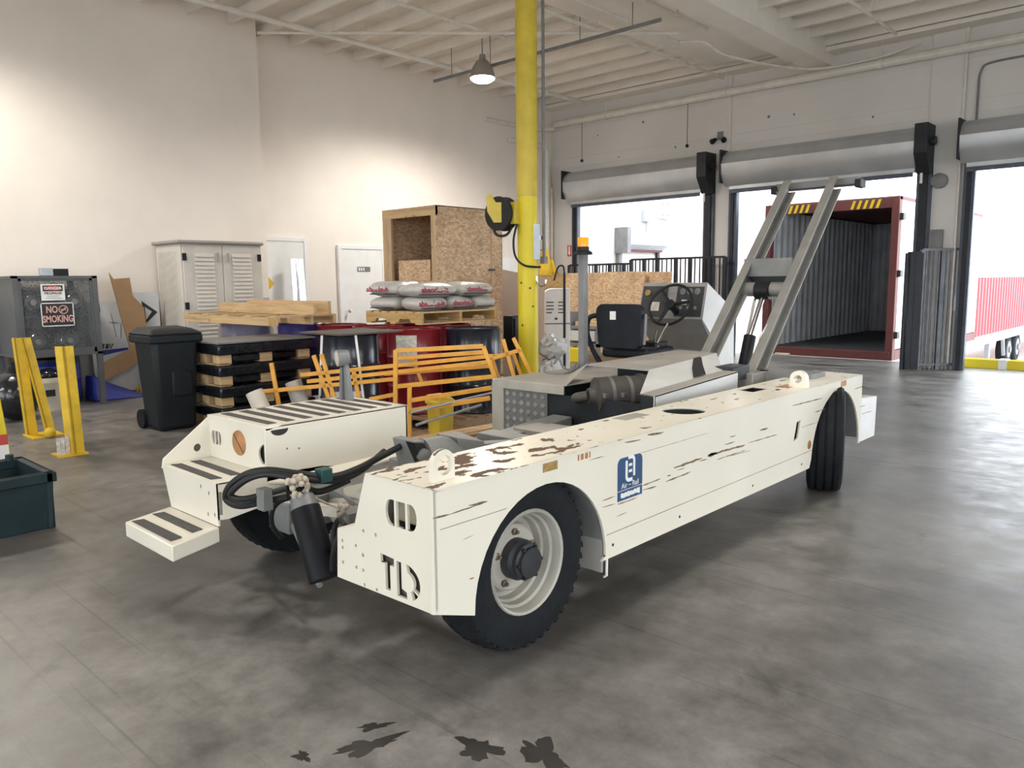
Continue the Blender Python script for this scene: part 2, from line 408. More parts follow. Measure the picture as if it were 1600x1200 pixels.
def text(name, body, size, mtx, m, parent=None, bold=0, xs=1):
    cu = bpy.data.curves.new(name, 'FONT'); cu.body = body; cu.size = size; cu.align_x = 'CENTER'; cu.align_y = 'CENTER'; cu.extrude = .0006; cu.offset = bold
    cu.resolution_u = 3
    t = bpy.data.objects.new('tmp', cu); me = bpy.data.meshes.new_from_object(t); bpy.data.objects.remove(t); bpy.data.curves.remove(cu)
    off = root_of(parent) if parent else Vector((0, 0, 0))
    me.transform(Matrix.Translation(-off) @ mtx @ Matrix.Diagonal((xs, 1, 1, 1))); me.materials.clear(); me.name = name
    return link(name, me, m, parent, 0, False)
def face_mtx(o, right, upv):
    r = Vector(right).normalized(); u = Vector(upv).normalized(); n = r.cross(u).normalized(); u = n.cross(r)
    return Matrix(((r.x, u.x, n.x, o[0]), (r.y, u.y, n.y, o[1]), (r.z, u.z, n.z, o[2]), (0, 0, 0, 1)))
def arc(c, r, a0, a1, n, ry=None):
    return [(c[0]+r*math.cos(R(a0+(a1-a0)*i/n)), c[1]+(ry or r)*math.sin(R(a0+(a1-a0)*i/n))) for i in range(n+1)]
def circ(c, r, n=24, ry=None): return arc(c, r, 0, 360-360/n, n-1, ry)
def smooth_path(p, n=8):
    p = [Vector(q) for q in p]; out = []
    for i in range(len(p)-1):
        a, b, c, d = p[max(i-1, 0)], p[i], p[i+1], p[min(i+2, len(p)-1)]
        for k in range(n):
            t = k/n
            out.append(.5*((2*b)+(c-a)*t+(2*a-5*b+4*c-d)*t*t+(3*b-a-3*c+d)*t**3))
    out.append(p[-1]); return out
def stroke(b, pts, w, plane, c, th):
    for k, (p, q) in enumerate(zip(pts, pts[1:])):
        d = Vector((q[0]-p[0], q[1]-p[1])).normalized(); n = Vector((-d.y, d.x))*(w/2); e = d*(w*.22)
        p2, q2 = Vector(p)-e, Vector(q)+e; t = c+th+.00005*k
        P = {'x': lambda a: (t, a[0], a[1]), 'y': lambda a: (a[0], t, a[1]), 'z': lambda a: (a[0], a[1], t)}[plane]
        b.add([P(p2-n), P(q2-n), P(q2+n), P(p2+n)], [(0, 1, 2, 3)])
    return b


# ================================================================== THE ROOM
XN, XF, YC, YD, YD2 = -11.45, -11.75, 6.62, 14.1, 14.45      # near wall, set-back wall, step, dock wall faces
XR, YB, ZC = 8.0, -9.0, 5.53
XJ = at(140, 767, z=0).x; YJ = at(1450, 731, z=0).y          # control joints seen in the slab
fl = struct(MB().box((XF-.3, YB-.3, -.35), (XR+.3, 14.85, -.012)).build('floor', 'dark_metal', smooth=False))
xs_ = [XF-.3, XJ, XR+.3]
ys_ = [YB-.3, YJ, 14.85]
for i in range(len(xs_)-1):
    for j in range(len(ys_)-1):
        MB().box((xs_[i]+.0025, ys_[j]+.0025, -.1), (xs_[i+1]-.0025, ys_[j+1]-.0025, 0)).build('slab', 'floor', fl, smooth=False)
def stain(cx, cy, rx, ry, rot, seed):
    rnd = random.Random(seed); n = 40; pts = []
    ph = [rnd.uniform(0, 6.3) for _ in range(5)]
    for i in range(n):
        a = 2*math.pi*i/n
        r = 1+.28*math.sin(3*a+ph[0])+.2*math.sin(5*a+ph[1])+.14*math.sin(9*a+ph[2])+.08*math.sin(17*a+ph[3])
        x, y = rx*r*math.cos(a), ry*r*math.sin(a)
        pts.append((cx+x*math.cos(rot)-y*math.sin(rot), cy+x*math.sin(rot)+y*math.cos(rot)))
    MB().prism(pts, 'z', .0002, .0007).build('oil_stain', 'oil', fl, smooth=False)
for u, v, rx, ry, ro, sd in ((575, 1165, .10, .035, 1.2, 1), (748, 1170, .07, .05, .2, 2), (850, 1180, .10, .05, -.3, 3), (472, 1182, .03, .02, 0, 4), (905, 590, .3, .05, .8, 5), (1280, 570, .5, .09, .1, 6), (1480, 575, .25, .06, .2, 7), (585, 1135, .05, .02, 1.0, 8)):
    g_ = at(u, v, z=0); stain(g_.x, g_.y, rx, ry, ro, sd)
struct(MB().box((XN-.6, YB-.3, 0), (XN, YC, 6.0)).build('wall_near', 'wall_near', smooth=False))
struct(MB().box((XF-.3, YC, 0), (XF, YD2, 6.0)).build('wall_far', 'wall_far', smooth=False))
def pierced(axis, f0, f1, a0, a1, gaps, zo):
    b = MB(); P = (lambda a, f, z: (f, a, z)) if axis == 'x' else (lambda a, f, z: (a, f, z))
    b.box(P(a0, f0, zo), P(a1, f1, 6.0)); e = [a0]+[v for g in gaps for v in g]+[a1]
    for i in range(0, len(e), 2): b.box(P(e[i], f0, 0), P(e[i+1], f1, zo))
    return b
# the sides behind the photographer: unseen walls, openings added to let in daylight
struct(pierced('x', XR, XR+.3, YB, YD2, [(-7.5, -3.5), (-1.5, 2.5), (4.5, 8.5)], 4.0).build('wall_right', 'wall_far', smooth=False))
struct(pierced('y', YB-.3, YB, XN, XR+.3, [(-9, -5), (-2.5, 1.5), (3, 7)], 4.0).build('wall_back', 'wall_far', smooth=False))
# dock wall with its door openings
DOORS = [(-11.08, -7.78), (-7.26, -3.93), (-3.27, .06), (.75, 4.1)]
ZD = 3.24
b = MB().box((XF, YD, ZD), (XR, YD2, 6.0))
edges = [XF]+[e for d in DOORS for e in d]+[XR]
for i in range(0, len(edges), 2): b.box((edges[i], YD, 0), (edges[i+1], YD2, ZD))
wdk = struct(b.build('wall_dock', 'wall_dock', smooth=False))
for z in (4.02, 4.22, 4.85): MB().box((XF, YD-.012, z), (XR, YD, z+.02)).build('form_line', 'wall_dock', wdk, smooth=False)
for x in (-7.52, -3.6): MB().box((x-.23, YD-.035, 0), (x+.23, YD, 5.5)).build('pilaster', 'wall_dock', wdk, smooth=False)
for i in range(12):
    x = random.uniform(-11, -3.3); z = random.uniform(3.95, 5.2); r = random.uniform(.012, .03)
    MB().lathe([(r, 0), (r*.8, .004)], (x, YD+.001, z), (0, -1, 0), 9).build('bolt_hole', 'mid_grey', wdk)

# ceiling with joists and a girder
ce = struct(MB().box((XF-.3, YB-.3, ZC), (XR+.3, YD2, ZC+.12)).build('ceiling', 'ceil', smooth=False))
y = 7.43-.628*26
jm = None
while y < YD-.1:
    if jm is None:
        jo = MB().box((XF, -.022, ZC-.155), (XR, .022, ZC)).build('joist', 'ceil_soft', ce, smooth=False); jm = jo.data
    else:
        jo = bpy.data.objects.new('joist', jm); COL.objects.link(jo); jo.parent = ce
    jo.location = (0, y, 0); y += .628
gx = at(1200, 60, z=5.12).x
MB().box((gx-.32, YB, 5.12), (gx+.12, YD, ZC-.01)).build('girder', 'ceil_soft', ce, smooth=False)
gx2 = gx-1.9
MB().box((gx2, YB, 5.355), (gx-.33, YD-.7, 5.368)).build('soffit', 'ceil_soft', ce, smooth=False)
MB().box((XF, YD-.35, 5.30), (XR, YD, 5.37)).build('ledger', 'ceil_soft', ce, smooth=False)

# pipes under the roof
def pipe(name, pts, r, m, label, cat='pipe', n=10, hang=0, group=None):
    t = thing(name, label, cat, pts[0], group)
    MB().tube(pts, r, n).build('run', m, t)
    if hang:
        a, c = Vector(pts[0]), Vector(pts[-1])
        k = max(1, int((c-a).length/hang))
        for i in range(k):
            p = a.lerp(c, (i+.5)/k)
            MB().tube([p, (p.x, p.y, 5.50)], .008, 6).build('hanger', m, t)
            MB().lathe([(r*1.25, -.025), (r*1.25, .025)], p, (c-a), 12).build('clamp', m, t)
    return t
ym = YD-.16
pipe('sprinkler_main', [(XF+.25, ym, 4.97), (XR-.1, ym, 4.99)], .072, 'pipe', 'cream sprinkler main running along the wall above the dock doors', hang=2.6)
pipe('sprinkler_main', [(XF+.28, ym-.1, 4.86), (XF+.1, ym-.3, 4.84), (XF+.045, ym-.6, 4.84), (XF+.045, 11.9, 4.84)], .045, 'pipe', 'short cream pipe on the white wall beside the sprinkler main elbow')
xb_ = (at(320, 3, z=5.22).x+at(506, 53, z=5.22).x+at(700, 106, z=5.22).x)/3
pipe('sprinkler_branch', [(xb_, 1, 5.22), (xb_, 13.6, 5.22)], .04, 'pipe', 'cream branch pipe under the joists along the tall white wall', hang=2.4)
for (u0, v0, u1, v1, lab) in [(600, 0, 792, 58, 'thin branch pipe under the joists left of the hanging lamp'),
                              (850, 12, 1125, 123, 'branch pipe ending at the bent drop over the dock wall'),
                              (1004, 0, 1106, 45, 'branch pipe with a row of small hooks beside the soffit'),
                              (1310, -6, 1405, 52, 'short branch pipe right of the ceiling girder'),
                              (880, 0, 1072, 64, 'branch pipe crossing above the yellow column')]:
    p, q = at(u0, v0, z=5.22), at(u1, v1, z=5.22)
    x = (p.x+q.x)/2
    pipe('sprinkler_branch', [(x, p.y, 5.22), (x, min(q.y, YD-.2), 5.22)], .026, 'pipe', lab, hang=1.9)
p, q = at(402, 51, z=5.21), at(1060, 52, z=5.16)
pipe('conduit', [p, p.lerp(q, .5), q], .022, 'pipe', 'long conduit crossing the ceiling from the wall step to the girder', hang=2.2)
q1 = at(1150, 88, z=5.05)
pipe('conduit', smooth_path([at(1063, 66, z=5.16), at(1100, 66, z=5.12), at(1140, 88, z=5.0), (q1.x+.6, YD-.6, 5.0), (-4.6, YD-.3, 5.05), (-4.0, YD-.12, 5.2)], 5), .02, 'pipe', 'bent conduit sweeping across the soffit to the dock wall')
p, q = at(678, 127, z=5.02), at(1045, 36, z=5.02)
tr = thing('strut_channel', 'dark slotted strut channel carrying the hanging lamp', 'channel', p)
MB().bar(p, (q.x, p.y, 5.02), .036, .045).build('channel', 'mid_grey', tr)
for k in range(5):
    c = Vector(p).lerp(Vector((q.x, p.y, 5.02)), (k+.5)/5); MB().tube([c, (c.x, c.y, 5.50)], .007, 6).build('rod', 'mid_grey', tr)
pipe('conduit', [(-3.35, YD-.04, 5.3), (-3.35, YD-.04, .1)], .022, 'pipe', 'vertical conduit on the pilaster left of the open bay')
pipe('conduit', smooth_path([(-2.0, YD-.03, 4.73), (-2.95, YD-.03, 4.73), (-3.14, YD-.03, 4.62), (-3.16, YD-.03, 4.3), (-3.16, YD-.03, 3.9)], 5), .016, 'mid_grey', 'dark bent conduit over the roller door of the open bay')
pipe('conduit', [(-7.36, YD-.03, 4.9), (-7.36, YD-.03, 3.85)], .02, 'pipe', 'vertical conduit between the two rolled-up doors')
for x, l in ((-8.15, 'hanging cord with a dark end above the barred doorway'), (-10.75, 'short hanging wire near the room corner')):
    t = thing('pull_cord', l, 'cord', (x, ym, 4.1))
    MB().tube([(x, ym, 4.93), (x, ym, 4.12)], .008, 6).build('cord', 'mid_grey', t)
    MB().ball((x, ym, 4.1), .035, 10, 6).build('plug', 'black_plastic', t)
t = thing('wall_spotlight', 'small dark twin spotlight on the wall between the rolled-up doors', 'light', (-7.5, YD, 4.15))
MB().box((-7.56, YD-.05, 4.15), (-7.44, YD, 4.3)).build('back_box', 'mid_grey', t)
for s in (-1, 1): MB().lathe([(.03, 0), (.055, .1), (.05, .12)], (-7.5+s*.08, YD-.06, 4.17), (s*.4, -.7, -.5), 12).build('head', 'black_plastic', t)
# corner pipes on the far wall
pipe('drain_pipe', smooth_path([(XF+.1, 12.6, 4.5), (XF+.1, 13.3, 4.5), (XF+.12, 13.72, 4.46), (XF+.12, 13.8, 4.2), (XF+.12, 13.8, 3.5)], 5)+[(XF+.12, 13.8, .05)], .055, 'pipe', 'cream drain pipe with an elbow in the room corner')
pipe('drain_pipe', [(XF+.12, 13.95, 3.6), (XF+.12, 13.95, .05)], .035, 'pipe', 'slim cream pipe beside the corner drain pipe')

# hanging lamps
def high_bay(p, label, k=1.0):
    x, y, z = p
    t = thing('high_bay_lamp', label, 'lamp', (x, y, z))
    MB().lathe([(.205, 0), (.2, .05), (.17, .15), (.11, .25), (.055, .29), (.05, .36), (.02, .38)], p, (0, 0, 1), 28).build('shade', 'lamp_shell', t)
    MB().lathe([(.2, .012), (.195, -.02), (.14, -.06), (.05, -.075), (.01, -.076)], p, (0, 0, 1), 24).build('lens', 'lamp_glow', t)
    MB().tube([(x, y, z+.36), (x, y, 5.50)], .009, 6).build('hanger_rod', 'mid_grey', t)
    ld = bpy.data.lights.new('lamp_light', 'SPOT'); ld.energy = LAMP_W*4*k; ld.spot_size = R(168); ld.spot_blend = .55; ld.shadow_soft_size = .3; ld.color = (1, .94, .86)
    lo = bpy.data.objects.new('lamp_light', ld); COL.objects.link(lo); lo.location = (0, 0, -.12); lo.parent = t
    return t
high_bay(dep(754, 122, 12.7), 'lit bell-shaped high bay lamp hanging beside the yellow column', 1.05)
for x, y, l in ((-9.7, 1.9, 'high bay lamp hanging near the plain white wall'), (-8.8, -5.2, 'added high bay fill lamp at the rear near the white wall'), (-2.6, -3.4, 'added high bay fill lamp in the rear middle of the hall'),  # all but the first are unseen lamps added for fill light
                (-2.2, 3.4, 'added high bay fill lamp over the parked vehicle'), (3.8, -1.0, 'added high bay fill lamp over the right rear bay'), (3.8, 6.6, 'added high bay fill lamp over the right front bay')):
    high_bay((x, y, 4.9 if x < -9 else 4.72), l, .55 if x > -4 else .8)

# personnel doors on the far wall
for n, (y0, y1, zt) in enumerate(((6.64, 7.46, 2.2), (8.22, 9.12, 2.1))):
    d = struct(MB().box((XF, y0, 0), (XF+.045, y1, zt)).build('door_%d' % (n+1), 'door_white', smooth=False))
    for a, c in (((XF, y1, 0), (XF+.06, y1+.07, zt+.07)), ((XF, y0-.07, 0), (XF+.06, y0, zt+.07)), ((XF, y0, zt), (XF+.06, y1, zt+.07))):
        if n == 0 and c[1] < y1 and a[1] < y0: continue
        MB().box(a, c).build('door_frame', 'door_white', d, bev=.006)
    MB().lathe([(.012, 0), (.012, .05), (.03, .055), (.03, .09), (.01, .1)], (XF+.045, y0+.08, 1.0), (1, 0, 0), 12).build('knob', 'chrome', d)
    if n:
        MB().box((XF+.046, 8.55, 1.7), (XF+.05, 8.84, 1.79)).build('sign_plate', 'mid_grey', d)
        for k in range(3): MB().box((XF+.051, 8.58+k*.05, 1.72), (XF+.052, 8.61+k*.05, 1.77)).build('sign_print', 'white_print', d)
a, c = at(459, 404, x=XF+.35), at(477, 404, x=XF+.35)
ms = MB()
for i in range(6):
    y0 = a.y+(c.y-a.y)*i/6; y1 = a.y+(c.y-a.y)*(i+1)/6; x0 = XF+.35+.03*math.sin(i*1.3); x1 = XF+.35+.03*math.sin((i+1)*1.3)
    ms.hexa([(x0, y0, 0), (x0+.004, y0, 0), (x1+.004, y1, 0), (x1, y1, 0), (x0-.1, y0, a.z), (x0-.096, y0, a.z), (x1-.096, y1, a.z), (x1-.1, y1, a.z)])
solo(ms, 'metal_sheet', 'chrome', 'narrow shiny metal sheet standing against the white door', 'metal sheet')
hz = at(419, 443, x=XF+.06)
t = thing('hazard_placard', 'yellow diamond hazard placard on the white door beside the shed', 'sign', (XF+.047, hz.y, hz.z-.12))
MB().prism([(hz.y-.12, hz.z), (hz.y, hz.z-.12), (hz.y+.12, hz.z), (hz.y, hz.z+.12)], 'x', XF+.047, XF+.052).build('plate', 'yellow_old', t)

# ---- roller doors, jambs and bracket housings on the dock wall
for n, (x0, x1) in enumerate(DOORS):
    lab = ['rolled-up grey steel door above the railed doorway', 'rolled-up grey steel door above the open shipping container', 'rolled-up grey steel door above the bay with the yellow beam', 'rolled-up grey steel door of the last bay'][n]
    t = thing('roller_door', lab, 'roller door', ((x0+x1)/2, YD-.2, ZD))
    # hood: half round front
    prof = [(YD-.01, ZD+.63), (YD-.2, ZD+.635), (YD-.34, ZD+.55), (YD-.41, ZD+.4), (YD-.40, ZD+.22), (YD-.33, ZD+.08), (YD-.24, ZD+.0), (YD-.01, ZD-.0)]
    MB().prism(prof, 'x', x0-.02, x1+.0).build('hood', 'shutter', t, ang=25)
    MB().box((x0+.05, YD-.22, ZD-.07), (x1-.02, YD-.12, ZD+.02)).build('bottom_bar', 'shutter', t, bev=.01)
    MB().box((x0+.06, YD-.2, ZD-.13), (x1-.06, YD-.16, ZD-.06)).build('door_edge', 'jamb', t)
    MB().box((x0-.05, YD-.42, ZD+.05), (x0-.02, YD, ZD+.66)).build('end_plate', 'black_steel', t)
    bk = MB().prism([(YD, ZD-.1), (YD-.22, ZD-.1), (YD-.44, ZD+.2), (YD-.44, ZD+.66), (YD, ZD+.66)], 'x', x1, x1+.2).build('drive_housing', 'black_steel', t, bev=.01)
    MB().lathe([(.07, 0), (.07, .06)], (x1+.2, YD-.2, ZD+.4), (1, 0, 0), 14).build('chain_wheel', 'dark_metal', bk)
    MB().tube([(x1+.1, YD-.3, ZD-.1), (x1+.1, YD-.3, ZD-.26)], .02, 8).build('chain_guide', 'white_print', bk)
    for k, (a, c) in enumerate(((x0, x0+.16), (x1-.02, x1+.2))):
        j = struct(MB().box((a, YD-.1, 0), (c, YD-.001, ZD)).build('trim_%d' % (n*2+k+1), 'jamb', smooth=False))
        MB().box((a+.05, YD-.13, 0), (c-.05, YD-.1, ZD)).build('guide_slot', 'black_steel', j)
tb = thing('push_button_box', 'small grey control box on the pilaster left of the open bay', 'control box', (-3.62, YD-.035, 3.0))
MB().lathe([(.12, -.05), (.12, .03), (.06, .05)], (-3.62, YD-.09, 3.02), (0, -1, 0), 14).build('bell', 'mid_grey', tb)
MB().box((-3.72, YD-.12, 1.95), (-3.52, YD-.035, 2.25)).build('box', 'mid_grey', tb, bev=.01)

# ================================================================== OUTSIDE
struct(MB().box((-70, -70, -1.6), (70, 80, -1.3)).build('ground', 'yard', smooth=False))
ew = struct(MB().box((-12.2, YD2, -1.3), (-11.65, 34, 8)).build('wall_yard', 'ext_wall', smooth=False))
XE = -11.65
a, c = at(962, 362, x=XE), at(1022, 392, x=XE)
t = thing('wall_shutter', 'small light steel shutter box on the cream outside wall', 'roller door', (XE, (a.y+c.y)/2, 0))
MB().prism([(XE, a.z+.02), (XE+.2, a.z+.02), (XE+.38, a.z-.12), (XE+.38, c.z+.12), (XE+.22, c.z), (XE, c.z)], 'y', a.y+.1, c.y+.1).build('hood', 'steel_light', t)
MB().box((XE, a.y-.05, c.z-.1), (XE+.4, a.y+.1, a.z+.1)).build('end_plate', 'mid_grey', t)
MB().box((XE, a.y+.0, -1.3), (XE+.12, a.y+.12, c.z)).build('guide', 'mid_grey', t)
MB().box((XE, c.y-.02, -1.3), (XE+.12, c.y+.1, c.z)).build('guide', 'black_steel', t)
MB().box((XE, a.y+.12, -1.3), (XE+.05, c.y, c.z)).build('curtain', 'door_white', t)
MB().box((XE, a.y+.1, c.z-.05), (XE+.2, c.y+.1, c.z)).build('bottom_bar', 'container_red', t)
p = at(1008, 338, x=XE)
t = thing('junction_box', 'light grey junction box above the small steel shutter outside', 'electrical box', (XE, p.y, p.z-.2))
MB().box((XE, p.y-.18, p.z-.15), (XE+.14, p.y+.2, p.z+.18)).build('box', 'steel_light', t, bev=.01)
MB().tube([(XE+.06, p.y, p.z-.15), (XE+.06, p.y, a.z)], .03, 8).build('conduit', 'steel_light', t)
p = at(1034, 325, x=XE)
t = thing('wall_light', 'cream four-lamp wall light on the outside wall', 'light', (XE, p.y, p.z-.3))
MB().box((XE, p.y-.25, p.z-.3), (XE+.1, p.y+.3, p.z+.3)).build('panel', 'resin', t, bev=.01)
for s in (-.12, .16):
    for z in (-.15, .15): MB().lathe([(.07, 0), (.06, .05)], (XE+.1, p.y+s, p.z+z), (1, 0, 0), 12).build('lamp_head', 'bucket', t)

# open shipping container backed up to the dock
KX0, KX1, KY0, KY1, KZ = -6.93, -4.45, 14.9, 21.0, 2.92
t = thing('shipping_container', 'open maroon shipping container with grey corrugated inside at the dock', 'container', ((KX0+KX1)/2, 18, 0))
def corr(axis, fixed, a0, a1, z0, z1, sgn, pitch=.28, dpt=.05):
    b = MB(); pts = []; y = a0
    while y < a1-.01:
        for f, d in ((0, 0), (.25, 0), (.4, 1), (.75, 1), (.9, 0)):
            if y+f*pitch <= a1: pts.append((y+f*pitch, fixed+sgn*d*dpt))
        y += pitch
    pts.append((a1, fixed))
    for (p0, d0), (p1, d1) in zip(pts, pts[1:]):
        if axis == 'y': q = [(d0, p0, z0), (d1, p1, z0), (d1, p1, z1), (d0, p0, z1)]
        else: q = [(p0, d0, z0), (p1, d1, z0), (p1, d1, z1), (p0, d0, z1)]
        b.add(q, [(0, 1, 2, 3)])
    return b
corr('y', KX0+.06, KY0+.1, KY1-.1, .14, KZ-.1, 1).build('inside_wall', 'container_in', t, smooth=False)
corr('y', KX1-.06, KY0+.1, KY1-.1, .14, KZ-.1, -1).build('inside_wall', 'container_in', t, smooth=False)
corr('x', KY1-.08, KX0+.06, KX1-.06, .14, KZ-.1, -1).build('end_wall', 'container_in', t, smooth=False)
MB().box((KX0+.02, KY0+.1, .12), (KX0+.035, KY1-.05, KZ-.05)).box((KX0+.02, KY1-.05, .1), (KX1-.02, KY1, KZ)).build('outer_shell', 'container_red', t, smooth=False)
MB().box((KX0+.03, KY0, 0.02), (KX1-.03, KY1, .15)).build('floor_panel', 'container_floor', t, smooth=False)
MB().box((KX0, KY0, KZ-.06), (KX1, KY1, KZ)).build('roof', 'container_red', t, smooth=False)
for x in (KX0, KX1-.13):
    MB().box((x, KY0-.02, 0), (x+.13, KY0+.14, KZ)).build('corner_post', 'container_red', t, bev=.01)
hd = MB().box((KX0+.13, KY0-.01, KZ-.2), (KX1-.13, KY0+.1, KZ-.02)).build('header', 'container_red', t, bev=.008)
for k in range(5):
    for x in (KX1-.85, KX0+.35):
        MB().prism([(x+k*.11, KZ-.19), (x+.05+k*.11, KZ-.19), (x+.1+k*.11, KZ-.04), (x+.05+k*.11, KZ-.04)], 'y', KY0-.014, KY0-.011).build('hazard_stripe', 'yellow', hd, smooth=False)
MB().box((KX0+.05, KY0-.03, 0), (KX1-.05, KY0+.1, .16)).build('sill', 'container_red', t, bev=.01)
MB().box((KX1-.035, KY0+.14, .2), (KX1-.01, KY1-.05, KZ-.02)).build('overexposed_side', 'white_print', t, smooth=False)  # white colour stands in for overexposed daylight on this side
MB().box((KX1-.06, KY0+.14, .0), (KX1, KY1, .18)).build('bottom_rail', 'container_red', t, smooth=False)
for z in (.4, 1.5, 2.5): MB().box((KX1-.02, KY0+.02, z), (KX1+.06, KY0+.16, z+.12)).build('hinge', 'dark_metal', t)
solo(MB().box((KX0+.35, KY0-.16, 0), (KX0+.62, KY0-.06, .045)), 'wood_chock', 'bucket', 'small pale block on the floor at the container sill', 'block', bev=.008)

# trailer box seen through the right bay
TX = -5.0
p0, p1 = at(1512, 535, x=TX), at(1640, 492, x=TX)
zb, zt, ya, yb = -.25, 1.47, at(1506, 535, x=TX).y-.1, p1.y+6
t = thing('trailer_box', 'red ribbed trailer box in the yard beyond the right bay', 'trailer', (TX-1.2, (ya+yb)/2, -1.3))
b = corr('y', TX, ya, yb, zb+.12, zt, 1, .34, .05); b.build('side_wall', 'red_box', t, smooth=False)
MB().box((TX-2.4, ya, zb), (TX-.03, yb, zt-.02)).build('box_core', 'red_box', t, smooth=False)
MB().box((TX-.1, ya, zb-.1), (TX+.09, yb, zb+.14)).build('side_rail', 'white_print', t, smooth=False)
for y in (ya+6.0, ya+7.3):
    w = MB().lathe([(.2, -.14), (.44, -.14), (.5, -.08), (.5, .08), (.44, .14), (.2, .14)], (TX-.2, y, -.78), (1, 0, 0), 24).build('wheel', 'rubber', t)
    MB().lathe([(.27, .1), (.27, .15), (.1, .15), (.1, .2)], (TX-.2, y, -.78), (1, 0, 0), 20).build('wheel_disc', 'mid_grey', w)
MB().bar((TX-.05, ya+3, zb), (TX-.05, ya+3, -1.3), .12).build('landing_leg', 'steel_light', t)
MB().bar((TX-.05, ya+3, -.4), (TX-.05, ya+4.4, zb-.05), .06).build('leg_brace', 'steel_light', t)
MB().bar((TX-.05, ya+4.9, zb), (TX-.05, ya+5.2, -.9), .08).build('mud_bracket', 'steel_light', t)
p = at(1515, 570, z=0)
t = thing('yellow_beam', 'yellow steel channel lying across the right bay threshold', 'beam', (-1.9, 14.62, 0))
MB().box((-3.25, 14.52, 0), (.0, 14.72, .03)).box((-3.25, 14.52, .03), (.0, 14.54, .15)).box((-3.25, 14.70, .03), (.0, 14.72, .15)).build('channel', 'yellow', t, bev=.004)
MB().box((-2.72, 14.50, 0), (-2.6, 14.74, .16)).build('bracket', 'white_print', t)

# security railings of the dock
def rail_gate(name, p, q, h, n, label, thick=(), m='black_steel', post=.05, cat='gate', lean=0):
    p, q = Vector(p), Vector(q); t = thing(name, label, cat, p.lerp(q, .5))
    d = (q-p).normalized(); hv = Vector((0, 0, h))
    MB().bar(p+hv, q+hv, .04, .04).build('top_rail', m, t)
    MB().bar(p+Vector((0, 0, .08)), q+Vector((0, 0, .08)), .04, .04).build('bottom_rail', m, t)
    for i in range(n+1):
        c = p.lerp(q, i/n); w = .065 if (i in thick or i in (0, n)) else .022
        MB().bar(c, c+hv, w, w, upv=d).build('bar', m, t)
    return t
yr = YD-.28
zr = at(1000, 407, y=yr).z
rail_gate('security_railing', (-11.0, yr, 0), (-9.35, yr, 0), zr-.06, 18, 'black barred railing section in the left half of the railed doorway', (4, 8, 12, 16))
rail_gate('security_railing', (-9.33, yr-.03, 0), (-7.2, yr-.03, 0), zr+.02, 20, 'black barred railing section beside the pilaster in the railed doorway', (3, 6, 10, 13, 17))
ga, gb = at(1432, 577, z=0), at(1494, 577, z=0)
g = rail_gate('barred_gate', ga, gb, 1.93, 10, 'grey barred steel gate swung open at the right bay', (5,), 'gate_steel')
MB().box((gb.x-.1, gb.y-.07, .95), (gb.x+.0, gb.y-.03, 1.2)).build('latch', 'steel_light', g)
a2 = at(1409, 577, z=0)
g = rail_gate('barred_gate', a2, ga+Vector((-.02, -.03, 0)), 1.88, 7, 'dark barred gate leaf folded beside the grey barred gate', (1, 3, 5), 'black_steel')
MB().hexa([a2+Vector((0, 0, .1)), ga+Vector((-.02, 0, .1)), ga+Vector((-.02, .01, .1)), a2+Vector((0, .01, .1)), a2+Vector((0, 0, 1.86)), ga+Vector((-.02, 0, 1.86)), ga+Vector((-.02, .01, 1.86)), a2+Vector((0, .01, 1.86))]).build('backing_panel', 'black_steel', g)

# ================================================================== THE VEHICLE
VO = (-3.0, 3.8, 0)
V = thing('loader_chassis', 'cream and grey airport ground loader with no platform, parked on the concrete', 'vehicle', VO)
SX, TZ, IX = -1.98, .785, -2.365            # flank plane, deck height, inner edge of the deck
# --- flank with two wheel arches
FA, FRr, RA, RR_ = (2.335, .275), .412, (5.5, .275), .445
outer = [(1.73, TZ), (1.715, .34), (1.922, .268)]+arc(FA, FRr, 180, 0, 22)+[(2.715, .254), (4.985, .249)]
outer += [(5.03, .25)]+arc(RA, RR_, 176, 0, 22)+[(5.935, .27), (5.97, .27), (5.97, TZ)]
slot = [(4.76, .475), (4.825, .485), (4.86, .60), (4.80, .59)]
flank = plate('flank_panel', 'cream', outer, [slot], 'x', SX-.006, .012, V, bev=.0015)
MB().box((SX+.0002, 2.75, .3655), (SX+.0012, 5.06, .369)).build('fold_line', 'seam', flank, smooth=False)
MB().box((SX+.0002, 1.76, .637), (SX+.0012, 2.1, .640)).build('scrape', 'seam', flank, smooth=False)
MB().box((SX-.05, 4.72, .45), (SX-.045, 4.9, .62)).build('slot_backing', 'black_print', flank)
